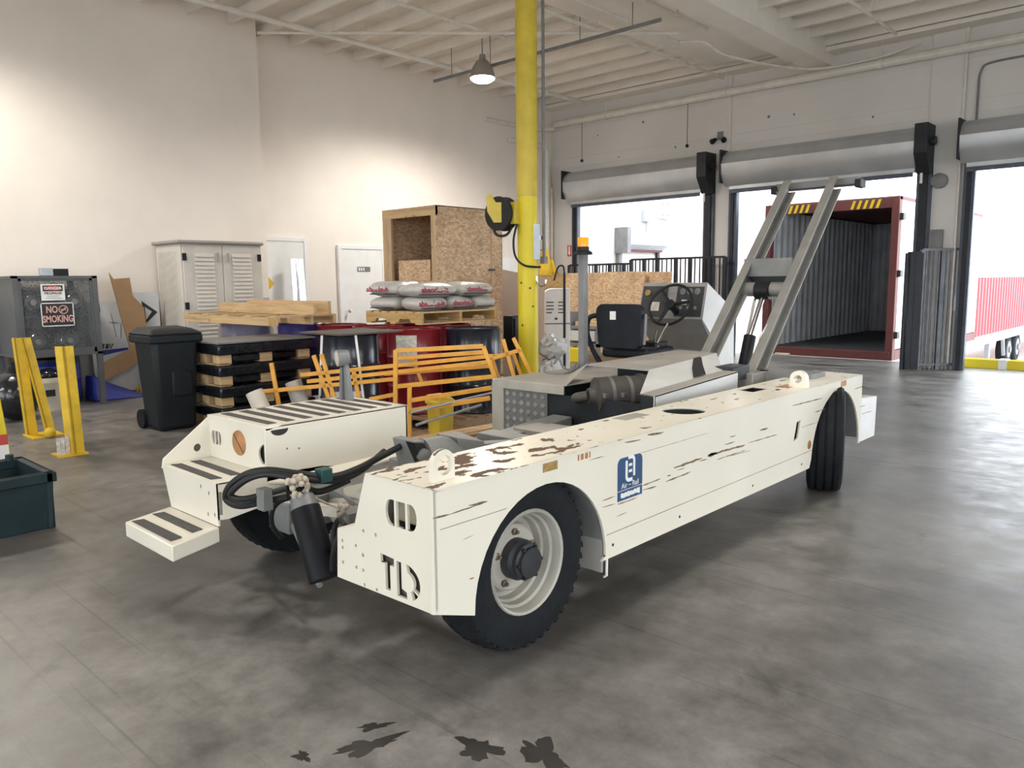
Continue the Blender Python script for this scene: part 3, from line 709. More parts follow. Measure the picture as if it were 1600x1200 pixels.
scr = [(940.6, 782.5, 961, 775, 3), (940.6, 793, 961, 787, 3), (965, 788, 996, 777, 4), (962.5, 807.5, 980, 800, 2), (1004, 758.7, 1032, 747.5, 4), (1004, 765.6, 1026, 759.4, 4),
       (1040, 752.5, 1079, 737, 5), (1052, 731.5, 1097, 715.5, 7), (1092, 721, 1105, 717, 4), (1106, 712.5, 1120, 707.5, 12), (1106, 711.5, 1164, 695, 7), (1169, 692, 1214, 679, 3), (1132, 695, 1148, 690, 3),
       (1187, 672.5, 1200, 668.6, 6), (1137, 713, 1172, 704, 2), (1237.8, 634, 1284.5, 622, 4), (1273.5, 644, 1292.8, 637, 4), (1251.5, 668, 1279, 659, 2), (1335, 608, 1349, 603, 3), (920, 719, 944, 712.5, 2),
       (675.5, 810, 703, 803.5, 4), (703, 803.5, 760, 784, 3), (732, 789.7, 762, 783, 5), (1011.5, 679.5, 1037, 675, 6), (975.5, 691.5, 1001, 687, 4), (1000, 708, 1106, 676.5, 1.2), (1057, 735, 1070, 731, 3), (1042, 744, 1048, 742, 4),
       (733, 905, 741, 902, 3), (723, 843, 740, 836, 1.5), (1120, 718, 1165, 703, 3), (1140, 683, 1150, 680, 3), (1343, 636, 1352, 633, 3), (1346, 647, 1362, 642, 2.5)]
b = MB(); rs = random.Random(11)
for (u0, v0, u1, v1, w_) in scr:
    p, q = at(u0, v0, x=SX), at(u1, v1, x=SX); n_ = max(3, int((q-p).length/.03)); w_ = w_*.0021
    lo_s, hi_s = [], []
    for i in range(n_+1):
        c_ = p.lerp(q, i/n_); k_ = w_*rs.uniform(.25, .6)*(0.3 if i in (0, n_) else 1)
        lo_s.append((SX+.0008, c_.y, c_.z-k_)); hi_s.append((SX+.0008, c_.y, c_.z+w_*rs.uniform(.1, .5)*(0.3 if i in (0, n_) else 1)))
    for i in range(n_): b.add([lo_s[i], lo_s[i+1], hi_s[i+1], hi_s[i]], [(0, 1, 2, 3)])
so_ = b.build('scrape_marks', 'scrape', flank, smooth=False); so_['kind'] = 'stuff'
for y, z in ((2.8, .31), (3.38, .305), (4.2, .30), (4.9, .30)):
    MB().lathe([(.008, 0), (.006, .002)], (SX, y, z), (1, 0, 0), 10).build('rivet_hole', 'black_print', flank)
# --- deck plate with holes
hole1 = circ((-2.175, 3.735), .118, 28)
hole2 = [(-2.335, 4.66), (-2.2, 4.63), (-2.19, 4.87), (-2.325, 4.89)]
deck = plate('deck_plate', 'cream', [(IX, 1.73), (SX, 1.73), (SX, 5.97), (IX, 6.03)], [hole1, hole2], 'z', TZ-.006, .012, V, bev=.002)
MB().box((IX, 1.75, .42), (IX+.012, 6.0, TZ-.012)).build('inner_panel', 'cream', V)
MB().lathe([(.121, TZ-.012), (.121, TZ-.3), (.0, TZ-.3)], (-2.175, 3.735, 0), (0, 0, 1), 28, cap=False).build('hole_shade_well', 'black_print', V)  # black wells added under both holes in place of interior shade
MB().box((-2.345, 4.62, TZ-.3), (-2.18, 4.90, TZ-.29)).box((-2.345, 4.62, TZ-.3), (-2.34, 4.90, TZ-.012)).box((-2.185, 4.62, TZ-.3), (-2.18, 4.90, TZ-.012)).box((-2.345, 4.895, TZ-.3), (-2.18, 4.90, TZ-.012)).box((-2.345, 4.62, TZ-.3), (-2.18, 4.625, TZ-.012)).build('hole_shade_well', 'black_print', V)
MB().box((-2.33, 3.28, TZ), (-2.24, 3.5, TZ+.002)).build('grip_patch', 'hood_dust', deck)
MB().box((-2.19, 4.93, TZ), (-2.1, 5.1, TZ+.002)).build('worn_patch', 'disc', deck)
# --- front plate with slots, letters and bolt holes
def stad(cx, cz, w, h, left, right):
    """slot piece, rounded on the outer side"""
    r = h/2
    if left: return [(cx+w/2, cz-r), (cx+w/2, cz+r)]+arc((cx-w/2+w*.6, cz), w*.6, 90, 270, 8, r)
    if right: return [(cx-w/2, cz+r), (cx-w/2, cz-r)]+arc((cx+w/2-w*.6, cz), w*.6, -90, 90, 8, r)
    return [(cx-w/2, cz-r), (cx+w/2, cz-r), (cx+w/2, cz+r), (cx-w/2, cz+r)]
YFp = 1.73
s0 = at(626, 805, y=YFp)
pieces = [stad(s0.x-.063, s0.z, .052, .098, True, False), stad(s0.x, s0.z, .052, .098, False, False), stad(s0.x+.063, s0.z, .052, .098, False, True)]
tl = Vector((-2.288, .49)); lh = .135
def LT(a, c): return (tl.x+a, tl.y+.0-c)
letT = [LT(0, 0), LT(.080, .005), LT(.080, .036), LT(.056, .036), LT(.056, lh), LT(.026, lh), LT(.026, .034), LT(0, .034)]
letL = [LT(.094, .008), LT(.122, .008), LT(.122, .108), LT(.150, .116), LT(.152, .142), LT(.094, .142)]
oc = LT(.142, .077)
letD = arc(oc, .085, 84, -26, 10, .07)+arc(oc, .05, -26, 72, 8, .04)
letD2 = arc(oc, .085, -32, -60, 6, .07)+arc(oc, .05, -50, -32, 5, .04)
bolts = []
for u, v in ((567.5, 829.5), (586.7, 836), (535, 844.8), (535.4, 855.5), (556, 852.4), (567, 867), (536, 878.3), (557, 886.5), (567.5, 890.5), (569.8, 913.8), (588.7, 921.5)):
    q = at(u, v, y=YFp); bolts.append(circ((q.x, q.z), .0075, 8))
po = [(SX, TZ), (-2.366, TZ), (-2.448, .563), (-2.562, .527), (-2.576, .322), (-1.995, .332), (SX, .337)]
fp = plate('front_plate', 'cream', po, pieces+[letT, letL, letD, letD2]+bolts, 'y', YFp+.006, .012, V)
MB().box((s0.x-.1, YFp+.05, s0.z-.05), (s0.x+.1, YFp+.12, s0.z+.05)).build('head_lamp', 'beige_lens', fp, bev=.01)
MB().box((s0.x-.13, YFp+.12, .33), (s0.x+.13, YFp+.13, .72)).build('back_plate', 'dark_metal', fp)
MB().box((tl.x-.02, YFp+.025, tl.y-.16), (tl.x+.25, YFp+.03, tl.y+.01)).build('letter_backing', 'cover', fp)
MB().hexa([(-2.448, YFp+.012, .55), (-2.44, YFp+.16, .55), (-2.57, YFp+.16, .517), (-2.562, YFp+.012, .517), (-2.448, YFp+.012, .563), (-2.44, YFp+.16, .563), (-2.57, YFp+.16, .529), (-2.562, YFp+.012, .527)]).build('shelf_lip', 'cream', V)
MB().box((-2.574, YFp+.012, .322), (-2.562, YFp+.16, .525)).build('return_lip', 'cream', V)
MB().hexa([(-2.37, YFp+.012, .775), (-2.36, YFp+.012, .775), (-2.36, 2.4, .6), (-2.37, 2.4, .6), (-2.45, YFp+.012, .56), (-2.44, YFp+.012, .56), (-2.44, 2.4, .5), (-2.45, 2.4, .5)]).build('inner_flare', 'cream', V)
# --- lifting eyes
for y, w in ((1.85, .0), (5.03, .0)):
    x = -2.065 if y < 2 else -2.07
    if y < 2:
        o = [(y-.055, TZ)]+arc((y, TZ+.06), .055, 180, 0, 14)+[(y+.055, TZ)]
        plate('lifting_eye', 'cream', o, [circ((y+.006, TZ+.056), .036, 18)], 'x', x, .022, V, bev=.003)
    else:
        o = [(x-.06, TZ)]+arc((x, TZ+.055), .055, 180, 0, 14)+[(x+.06, TZ)]
        plate('lifting_eye', 'cream', o, [circ((x, TZ+.055), .027, 16)], 'y', y, .05, V, bev=.003)
# --- rear corner
rb = [(SX, 5.97), (-2.07, 6.62)]
q = MB(); q.hexa([(SX-.012, 5.945, .275), (SX, 5.945, .275), (-2.06, 6.55, .225), (-2.072, 6.55, .225), (SX-.012, 5.945, .60), (SX, 5.945, .60), (-2.09, 6.66, .525), (-2.102, 6.66, .525)])
q.build('rear_bumper', 'white_paint', V, bev=.002)
MB().hexa([(SX, 5.96, .6), (-2.09, 6.66, .525), (-2.4, 6.66, .525), (-2.4, 5.96, .6), (SX, 5.96, .61), (-2.09, 6.66, .535), (-2.4, 6.66, .535), (-2.4, 5.96, .61)]).build('rear_bumper_top', 'cream', V)
MB().box((-2.365, 5.955, .5), (SX, 5.967, TZ)).build('rear_plate', 'cream', V)
# --- arch liners
for (cy, cz), r, y0 in ((FA, FRr, 0), (RA, RR_, 0)):
    b = MB(); n = 18
    for i in range(n):
        a0, a1 = R(5+170*i/n), R(5+170*(i+1)/n)
        b.add([(SX-.012, cy+r*math.cos(a0), cz+r*math.sin(a0)), (SX-.012, cy+r*math.cos(a1), cz+r*math.sin(a1)), (IX+.0, cy+r*math.cos(a1), cz+r*math.sin(a1)), (IX+.0, cy+r*math.cos(a0), cz+r*math.sin(a0))], [(0, 1, 2, 3)])
    b.build('arch_liner', 'frame_grey', V)
MB().box((-2.3, 2.74, .19), (-2.0, 2.752, .62)).build('mud_guard', 'hood_dust', V)
MB().tube([(-1.985, 2.76, .26), (-1.985, 2.76, .175), (-2.0, 2.76, .165)], .006, 6).build('earth_wire', 'white_print', V)

# --- wheels
def wheel(loc, rz, front, name='wheel'):
    b = MB()
    prof = [(.215, -.095), (.235, -.105), (.30, -.112), (.345, -.10), (.365, -.075), (.37, -.04), (.37, .04), (.365, .075), (.345, .10), (.30, .112), (.235, .105), (.215, .095)]
    if not front:
        prof = [(.215, -.095), (.235, -.11), (.31, -.118), (.355, -.108), (.37, -.09)]
        for k in (-.055, 0, .055): prof += [(.37, k-.008), (.357, k-.006), (.357, k+.006), (.37, k+.008)]
        prof += [(.37, .09), (.355, .108), (.31, .118), (.235, .11), (.215, .095)]
    off = Vector(loc)
    M = Matrix.Translation(off-Vector(VO)) @ Matrix.Rotation(rz, 4, 'Z')
    b.lathe(prof, (0, 0, 0), (1, 0, 0), 48, cap=False)
    if front:
        for k in range(44):
            a = 2*math.pi*k/44
            for s in (-1, 1):
                aa = a+(.035 if s > 0 else 0)
                e = Vector((0, math.cos(aa), math.sin(aa))); tn = Vector((0, -math.sin(aa), math.cos(aa)))
                p = e*.3645+Vector((s*.024, 0, 0)); q2 = e*.346+Vector((s*.100, 0, 0))+tn*.022
                b.bar(p, q2, .024, .018, upv=e)
    tyre = b.build(name, 'rubber', None); tyre.parent = V; tyre.matrix_local = M
    def sub(bb, nm, mt, **k):
        o = bb.build(nm, mt, None, **k); o.parent = tyre; return o
    sub(MB().lathe([(.219, .098), (.214, .106), (.205, .100), (.199, .085), (.197, .06), (.187, .052), (.184, .02), (.175, .012), (.172, -.025), (.158, -.034), (.146, -.02), (.140, .012), (.13, .02), (.116, .018), (.07, .02), (.07, -.02), (.2, -.05), (.205, -.09), (.217, -.098)], (0, 0, 0), (1, 0, 0), 40, cap=False), 'rim', 'rim', ang=28)
    if front:
        sub(MB().lathe([(.085, .0), (.085, .06), (.075, .075), (.075, .095), (.062, .10), (.062, .115), (.02, .118)], (0, 0, 0), (1, 0, 0), 24), 'hub', 'dark_metal', ang=30)
        for k in range(5):
            a = 2*math.pi*(k+.25)/5
            sub(MB().lathe([(.015, .008), (.015, .03), (.008, .033), (.008, .045)], (0, .112*math.cos(a), .112*math.sin(a)), (1, 0, 0), 6), 'lug_nut', 'nut')
        for k in range(6):
            a = 2*math.pi*k/6
            sub(MB().lathe([(.008, .1), (.008, .112)], (0, .068*math.cos(a), .068*math.sin(a)), (1, 0, 0), 6), 'hub_bolt', 'engine')
    else:
        sub(MB().lathe([(.075, .0), (.075, .06), (.02, .065)], (0, 0, 0), (1, 0, 0), 20), 'hub', 'dark_metal')
    return tyre
wheel((-2.115, 2.265, .37), 0, True)
rw = at(1284, 771, z=0)
wheel((-2.06, rw.y+.14, .37), R(21), False)
wheel((-3.85, 2.3, .37), R(180), True)
wheel((-3.8, 5.5, .37), R(180), False)

# --- flank markings
lg = MB()
ly, lz, lw, lhh = 2.932, .60, .20, .198
o = []
for (cx, cz, a0) in ((ly+lw/2-.03, lz+lhh/2-.03, 0), (ly-lw/2+.03, lz+lhh/2-.03, 90)): o += arc((cx, cz), .03, a0, a0+90, 5)
o += [(ly-lw/2, lz-lhh/2), (ly+lw/2, lz-lhh/2)]
lg.prism(o, 'x', SX, SX+.0012)
logo = lg.build('company_decal', 'blue_decal', V, smooth=False)
b = MB(); k = .85; c0 = (ly+.0, lz+.04)
def LP(a, c): return (c0[0]+a*k, c0[1]+c*k)
stroke(b, [LP(-.036, .045)]+[LP(*p) for p in arc((-.014, -.038), .022, 180, 270, 4)]+[LP(.016, -.06)], .017, 'x', SX+.0013, .0006)
stroke(b, [LP(-.016, .064)]+[LP(*p) for p in arc((.014, .042), .022, 90, 0, 4)]+[LP(.036, -.04)], .017, 'x', SX+.0013, .0006)
for z in (.022, -.012): stroke(b, [LP(-.012, z), LP(.014, z)], .013, 'x', SX+.0013, .0006)
b.build('logo_mark', 'white_print', logo, smooth=False)
text('lettering', 'Air ~ Rail', .036, face_mtx((SX+.0014, ly, lz-.033), (0, 1, 0), (0, 0, 1)), 'white_print', logo)
MB().box((SX+.0013, ly-lw/2, lz-.0535), (SX+.0018, ly+lw/2, lz-.051)).build('rule_line', 'white_print', logo, smooth=False)
b = MB()
for i in range(12):
    y = ly-.075+i*.0128; b.prism([(y, lz-.088+random.uniform(-.003, .006)), (y+.0135, lz-.088+random.uniform(-.003, .006)), (y+.0135, lz-.061-random.uniform(0, .008)), (y, lz-.061-random.uniform(0, .006))], 'x', SX+.0013, SX+.0018)
b.build('worn_strip', 'white_print', logo, smooth=False)
q1 = at(848, 732, x=SX); q2 = at(871, 723, x=SX)
pl_ = MB().box((SX, q1.y, q1.z-.018), (SX+.0015, q2.y, q1.z+.018)).build('rating_plate', 'gold_plate', V, smooth=False)
q1 = at(1318, 599, x=SX)
MB().box((SX, q1.y-.05, q1.z-.02), (SX+.0015, q1.y+.05, q1.z+.02)).build('rating_plate', 'disc', V, smooth=False)
q1 = at(914, 712, x=SX)
b = MB()
for dy, w in ((-.05, .01), (-.03, .02), (0, .02), (.03, .008)): b.box((SX, q1.y+dy, q1.z-.014), (SX+.001, q1.y+dy+w, q1.z+.012))
b.build('stencil_number', 'disc', V, smooth=False)
q1 = at(1272, 692, x=SX)
MB().lathe([(.03, 0), (.028, .002)], (SX, q1.y-.08, q1.z), (1, 0, 0), 18).build('reflector', 'disc', V)

# --- left step box
BX0, BX1, BY0, BY1 = -4.14, -3.53, 1.975, 2.9
box_ = MB().box((BX0, BY0+.012, TZ-.012), (BX1, BY1, TZ)).build('step_box_top', 'cream', V, bev=.003)
yy = 2.03
for i in range(8):
    d = .0
    MB().box((BX0+.05, yy, TZ+.0004), (BX1-.06, yy+.05, TZ+.003)).build('grip_strip', 'grip', box_, smooth=False)
    yy += .108
bz = .55
s1 = at(338, 684, y=BY0)
sp_ = [stad(s1.x-.038, s1.z, .03, .075, True, False), stad(s1.x, s1.z, .032, .075, False, False), stad(s1.x+.038, s1.z, .03, .075, False, True)]
notch = [(BX1, .60)]+arc((BX1-.005, .64), .05, -90, -270, 8)+[(BX1, .69)]
fo = [(BX0, bz), (BX1-.005, bz), (BX1-.005, .59)]+arc((BX1, .64), .07, 240, 110, 10, .055)+[(BX1-.005, .70), (BX1-.005, TZ), (BX0, TZ)]
bf = plate('step_box_front', 'cream', fo, sp_, 'y', BY0+.006, .012, V, bev=.0015)
MB().box((s1.x-.04, BY0+.05, s1.z-.045), (s1.x+.075, BY0+.08, s1.z+.045)).build('side_lamp', 'lens_dark', bf, bev=.005)
MB().box((s1.x-.1, BY0+.081, s1.z-.08), (s1.x+.1, BY0+.09, s1.z+.08)).build('lamp_back', 'dark_metal', bf)
q1 = at(374, 692, y=BY0)
dd = MB().lathe([(.068, 0), (.066, .006), (.0, .007)], (q1.x, BY0, q1.z), (0, -1, 0), 28, cap=False).build('round_cover', 'disc', bf)
MB().bar((q1.x-.045, BY0-.0075, q1.z+.045), (q1.x+.045, BY0-.0075, q1.z-.045), .004, .002, upv=(0, 1, 0)).build('cover_slit', 'black_print', dd)
bi = plate('step_box_side', 'cream', [(BY0, .5), (BY1, .52), (BY1, TZ), (BY0+.1, TZ), (BY0+.03, TZ-.02), (BY0, TZ-.02)], [circ((2.1, .655), .006, 8), circ((2.17, .645), .006, 8)], 'x', BX1-.006, .012, V, bev=.002)
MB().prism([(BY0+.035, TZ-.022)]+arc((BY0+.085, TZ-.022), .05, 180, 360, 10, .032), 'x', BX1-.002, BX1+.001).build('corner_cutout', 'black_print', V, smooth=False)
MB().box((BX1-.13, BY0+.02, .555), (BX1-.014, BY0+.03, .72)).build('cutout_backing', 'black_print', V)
MB().box((BX0, BY0, .45), (BX0+.012, BY1, TZ)).build('step_box_outer', 'cream', V)
MB().box((BX0, BY1-.012, .45), (BX1, BY1, TZ)).build('step_box_rear', 'cream', V)
MB().box((BX0+.1, BY0+.25, .5), (BX1-.05, BY1-.1, .74)).build('battery_case', 'engine', V)
MS0, LS0 = 1.705, 1.435
mid = MB().box((BX0+.02, MS0+.012, bz-.012), (BX1, BY0+.006, bz)).build('middle_step', 'cream', V, bev=.002)
for k in (0, 1): MB().hexa([(BX0+.05, MS0+.03+k*.105, bz), (BX1-.09, MS0+.02+k*.105, bz), (BX1-.07, MS0+.07+k*.105, bz), (BX0+.07, MS0+.08+k*.105, bz), (BX0+.05, MS0+.03+k*.105, bz+.003), (BX1-.09, MS0+.02+k*.105, bz+.003), (BX1-.07, MS0+.07+k*.105, bz+.003), (BX0+.07, MS0+.08+k*.105, bz+.003)]).build('grip_strip', 'grip', mid, smooth=False)
lz_ = .335
mf = plate('middle_step_front', 'cream', [(BX0+.01, bz), (BX1, bz), (BX1, lz_-.0), (BX0+.09, lz_+.0)], [], 'y', MS0+.006, .012, V, bev=.0015)
for dx, dz in ((-.16, -.05), (-.08, -.07), (-.1, -.18), (-.03, -.17)): MB().box((BX1+dx, MS0-.001, bz+dz), (BX1+dx+.006, MS0, bz+dz+.018)).build('paint_chip', 'black_print', mf, smooth=False)
plate('gusset', 'cream', [(MS0, bz-.02), (MS0+.01, bz+.03), (BY0+.02, TZ), (BY0+.02, bz-.02)], [circ((MS0+.20, bz+.06), .022, 16)], 'x', BX0+.006, .012, V, bev=.0015)
MB().sheet([(BX1, BY0, .505), (BX1, BY1, .525), (-3.48, BY1, .505), (-3.48, BY0+.2, .475)], .01, (0, 0, -1)).build('step_box_flange', 'cream', V)
plate('middle_step_side', 'cream', [(MS0, .365), (MS0+.06, .36), (2.35, .435), (2.45, .50), (2.3, bz-.02), (MS0, bz)], [[(MS0+.012, .39), (MS0+.03, .385), (MS0+.03, .5), (MS0+.012, .505)], circ((2.0, .43), .005, 8), circ((1.85, .42), .005, 8)], 'x', BX1-.006, .012, V, bev=.002)
# low step
lo_ = MB().hexa([(-3.96, LS0, .26), (-3.43, LS0, .255), (-3.52, MS0, .26), (-4.06, MS0, .265), (-3.96, LS0, lz_), (-3.43, LS0, lz_-.004), (-3.52, MS0, lz_), (-4.06, MS0, lz_)]).build('low_step', 'cream', V, bev=.006)
for k in (0, 1):
    y0 = LS0+.025+k*.12; f0 = (y0-LS0)/(MS0-LS0); f1 = (y0+.055-LS0)/(MS0-LS0); z = lz_+.0005
    xa, xb = -3.96-.1*f0+.03, -3.43-.09*f0-.06; xc, xd = -3.43-.09*f1-.05, -3.96-.1*f1+.06
    MB().hexa([(xa, y0, z-.004), (xb, y0, z-.004), (xc, y0+.055, z-.004), (xd, y0+.055, z-.004), (xa, y0, z+.003), (xb, y0, z+.003), (xc, y0+.055, z+.003), (xd, y0+.055, z+.003)]).build('grip_strip', 'grip', lo_, smooth=False)
# work lamp on the step box
q1 = at(538, 622, y=2.78); x0 = q1.x
wl = MB().hexa([(x0-.045, 2.77, TZ), (x0-.015, 2.77, TZ), (x0-.015, 2.81, TZ), (x0-.045, 2.81, TZ), (x0-.03, 2.775, TZ+.2), (x0-.01, 2.775, TZ+.2), (x0-.01, 2.80, TZ+.2), (x0-.03, 2.80, TZ+.2)])
wl.hexa([(x0+.02, 2.77, TZ), (x0+.06, 2.77, TZ), (x0+.06, 2.81, TZ), (x0+.02, 2.81, TZ), (x0+.01, 2.775, TZ+.22), (x0+.035, 2.775, TZ+.22), (x0+.035, 2.80, TZ+.22), (x0+.01, 2.80, TZ+.22)])
wb = wl.build('lamp_bracket', 'mid_grey', V, bev=.003)
la = MB().lathe([(.02, -.06), (.045, -.05), (.052, 0), (.052, .02)], (x0+.0, 2.76, TZ+.26), (-.35, -.9, -.05), 20).build('work_lamp', 'mid_grey', V)
MB().lathe([(.048, .02), (.04, .025), (.0, .027)], (x0, 2.76, TZ+.26), (-.35, -.9, -.05), 20, cap=False).build('lens', 'bucket', la)

# --- chassis frame, front axle, hydraulics
MB().hexa([(-3.49, 1.95, .28), (-3.30, 1.95, .28), (-3.32, 4.2, .34), (-3.49, 4.2, .34), (-3.49, 1.95, .43), (-3.30, 1.95, .43), (-3.32, 4.2, .56), (-3.49, 4.2, .56)]).build('frame_rail', 'frame_grey', V, bev=.006)
MB().box((-2.68, 1.95, .32), (-2.50, 6.2, .50)).build('frame_rail', 'frame_grey', V, bev=.006)
MB().box((-3.5, 4.2, .36), (-3.3, 6.3, .5)).build('frame_rail', 'frame_grey', V, bev=.006)
MB().hexa([(-3.36, 2.2, .36), (-2.66, 2.05, .34), (-2.66, 2.17, .34), (-3.36, 2.32, .36), (-3.36, 2.2, .47), (-2.66, 2.05, .47), (-2.66, 2.17, .47), (-3.36, 2.32, .47)]).build('cross_member', 'frame_grey', V, bev=.005)
MB().hexa([(-3.36, 2.62, .42), (-2.6, 2.62, .42), (-2.6, 2.85, .42), (-3.36, 2.85, .42), (-3.36, 2.62, .54), (-2.6, 2.62, .5), (-2.6, 2.85, .5), (-3.36, 2.85, .54)]).build('cross_member', 'frame_grey', V, bev=.005)
MB().box((-3.36, 3.3, .44), (-2.5, 3.45, .58)).build('cross_member', 'frame_grey', V, bev=.005)
MB().box((-3.36, 5.9, .36), (-2.5, 6.1, .52)).build('cross_member', 'frame_grey', V, bev=.005)
fr_ = MB().box((-2.63, 3.05, .50), (-2.50, 4.1, .62)).build('pump_rail', 'frame_grey', V, bev=.004)
MB().box((-3.42, 3.7, .48), (-2.72, 3.98, .545)).build('cream_sill', 'hood_dust', V, bev=.004)
MB().hexa([(-2.66, 4.12, .45), (-2.55, 4.12, .45), (-2.45, 3.2, .5), (-2.56, 3.2, .5), (-2.66, 4.12, .64), (-2.55, 4.12, .64), (-2.45, 3.2, .62), (-2.56, 3.2, .62)]).build('frame_cheek', 'frame_grey', V)
# front axle with cream differential housing
b = MB().tube([(-3.75, 2.28, .37), (-3.35, 2.27, .36), (-3.12, 2.26, .36), (-2.9, 2.26, .36), (-2.7, 2.26, .36), (-2.2, 2.265, .37)], [.07, .08, .15, .15, .085, .07], 20)
ax_ = b.build('front_axle', 'rim', V)
MB().lathe([(.045, -.03), (.045, .03)], (-3.33, 2.0, .42), (.3, -1, 0), 16).build('axle_eye', 'bucket', ax_)
MB().bar((-3.33, 2.02, .40), (-3.0, 2.12, .42), .06, .05).build('axle_arm', 'bucket', ax_)
MB().tube([(-3.32, 1.98, .33), (-2.88, 1.84, .17)], .014, 8).build('tie_rod', 'frame_grey', V)
MB().tube([(-3.05, 1.95, .2), (-2.95, 1.9, .18)], .028, 10).build('tie_rod_end', 'frame_grey', V)
c0_, c1_ = at(468, 762, y=1.83), at(507, 905, y=1.80)
cy_ = MB().tube([c0_, c0_.lerp(c1_, .06), c0_.lerp(c1_, .22), c0_.lerp(c1_, .24), c1_], [.02, .045, .062, .066, .066], 20).build('nose_cylinder', 'cyl_black', V)
MB().tube([c0_.lerp(c1_, .10), c0_.lerp(c1_, .23)], [.052, .064], 20).build('cylinder_cap', 'grey_metal', cy_)
b = MB()
random.seed(3)
for i in range(26):
    p = Vector((random.uniform(-1, 1), random.uniform(-1, 1), random.uniform(-1, 1))).normalized()*.045+c0_+Vector((.03, -.03, .02)); b.ball(p, .014, 8, 5)
b.build('rag_knot', 'rope', V)
r1 = at(536, 796, y=2.0)
MB().tube(smooth_path([c0_+Vector((.06, -.02, 0)), c0_.lerp(r1, .5)-Vector((0, 0, .012)), r1], 5), .006, 6).build('tie_rope', 'rope', V)
b = MB()
for i in range(14): b.ball(r1+Vector((random.uniform(-.02, .03), random.uniform(-.02, .02), random.uniform(-.09, .02))), .014, 8, 5)
b.build('rope_tangle', 'rope', V)
MB().box((r1.x-.035, r1.y-.01, r1.z-.16), (r1.x+.06, r1.y+.1, r1.z-.01)).build('rope_anchor', 'frame_grey', V)
def hose(pix, r, name='hydraulic_hose', m='hose'):
    return MB().tube(smooth_path([at(u, v, y=y) for u, v, y in pix], 7), r, 9).build(name, m, V)
hose([(640, 690, 2.55), (590, 716, 2.3), (560, 732, 2.15), (520, 745, 2.0), (470, 741, 1.87), (420, 735, 1.78), (385, 741, 1.72), (359, 760, 1.68), (354, 780, 1.68), (375, 790, 1.7), (410, 784, 1.76), (450, 776, 1.83)], .017)
hose([(600, 705, 2.4), (560, 738, 2.15), (520, 751, 2.0), (470, 748, 1.85), (420, 741, 1.76), (388, 748, 1.7), (364, 766, 1.66), (362, 776, 1.66), (380, 780, 1.68), (412, 773, 1.75), (450, 762, 1.82)], .015)
hose([(452, 778, 1.84), (435, 785, 1.82), (425, 800, 1.82), (426, 822, 1.84), (440, 840, 1.9)], .012)
hose([(450, 768, 1.83), (470, 760, 1.86), (500, 768, 1.95), (545, 750, 2.1)], .016)
hose([(532, 835, 1.75), (522, 860, 1.75), (520, 890, 1.78)], .014)
hose([(540, 822, 1.8), (530, 812, 1.85), (522, 830, 1.85), (524, 880, 1.85)], .012)
q1 = at(412, 780, y=1.74); MB().box((q1.x-.03, q1.y-.02, q1.z-.05), (q1.x+.03, q1.y+.03, q1.z+.05)).build('hose_clamp', 'frame_grey', V, bev=.004)
q1 = at(506, 743, y=1.96); MB().box((q1.x-.03, q1.y-.03, q1.z-.03), (q1.x+.03, q1.y+.03, q1.z+.035)).build('hose_clip', 'teal_clip', V, bev=.006)
# centre pivot bracket
pb = at(695, 690, x=-2.95)
b = MB().hexa([(-3.1, pb.y-.17, .46), (-2.92, pb.y-.17, .46), (-2.92, pb.y-.12, .46), (-3.1, pb.y-.12, .46), (-3.13, pb.y-.2, .71), (-2.95, pb.y-.2, .71), (-2.95, pb.y-.14, .71), (-3.13, pb.y-.14, .71)])
pv2 = MB().hexa([(-3.1, pb.y+.1, .46), (-2.85, pb.y+.1, .46), (-2.85, pb.y+.24, .46), (-3.1, pb.y+.24, .46), (-3.06, pb.y+.04, .70), (-2.9, pb.y+.04, .70), (-2.86, pb.y+.2, .66), (-3.06, pb.y+.2, .69)])
pv = b.build('pivot_bracket', 'frame_grey', V, bev=.004); pv2.build('pivot_bracket', 'frame_grey', V, bev=.004)
MB().lathe([(.10, -.12), (.11, 0), (.09, .1), (.06, .14)], (-2.97, pb.y-.02, .60), (.1, 1, -.1), 20).build('pivot_knuckle', 'frame_grey', V)
MB().lathe([(.035, 0), (.035, .03), (.015, .035)], (-2.93, pb.y-.17, .64), (1, -.3, 0), 14).build('pivot_pin', 'grey_metal', pv)
MB().hexa([(-2.9, pb.y-.16, .44), (-2.885, pb.y-.16, .44), (-2.885, pb.y-.08, .44), (-2.9, pb.y-.08, .44), (-3.0, pb.y-.22, .71), (-2.93, pb.y-.22, .71), (-2.93, pb.y-.16, .70), (-3.0, pb.y-.16, .70)]).build('pivot_cheek', 'black_plastic', pv)
MB().hexa([(-3.0, pb.y+.2, .5), (-2.9, pb.y+.2, .5), (-2.75, pb.y+.75, .5), (-2.85, pb.y+.75, .5), (-3.0, pb.y+.2, .64), (-2.9, pb.y+.2, .64), (-2.75, pb.y+.75, .60), (-2.85, pb.y+.75, .60)]).build('drag_link', 'frame_grey', V, bev=.004)

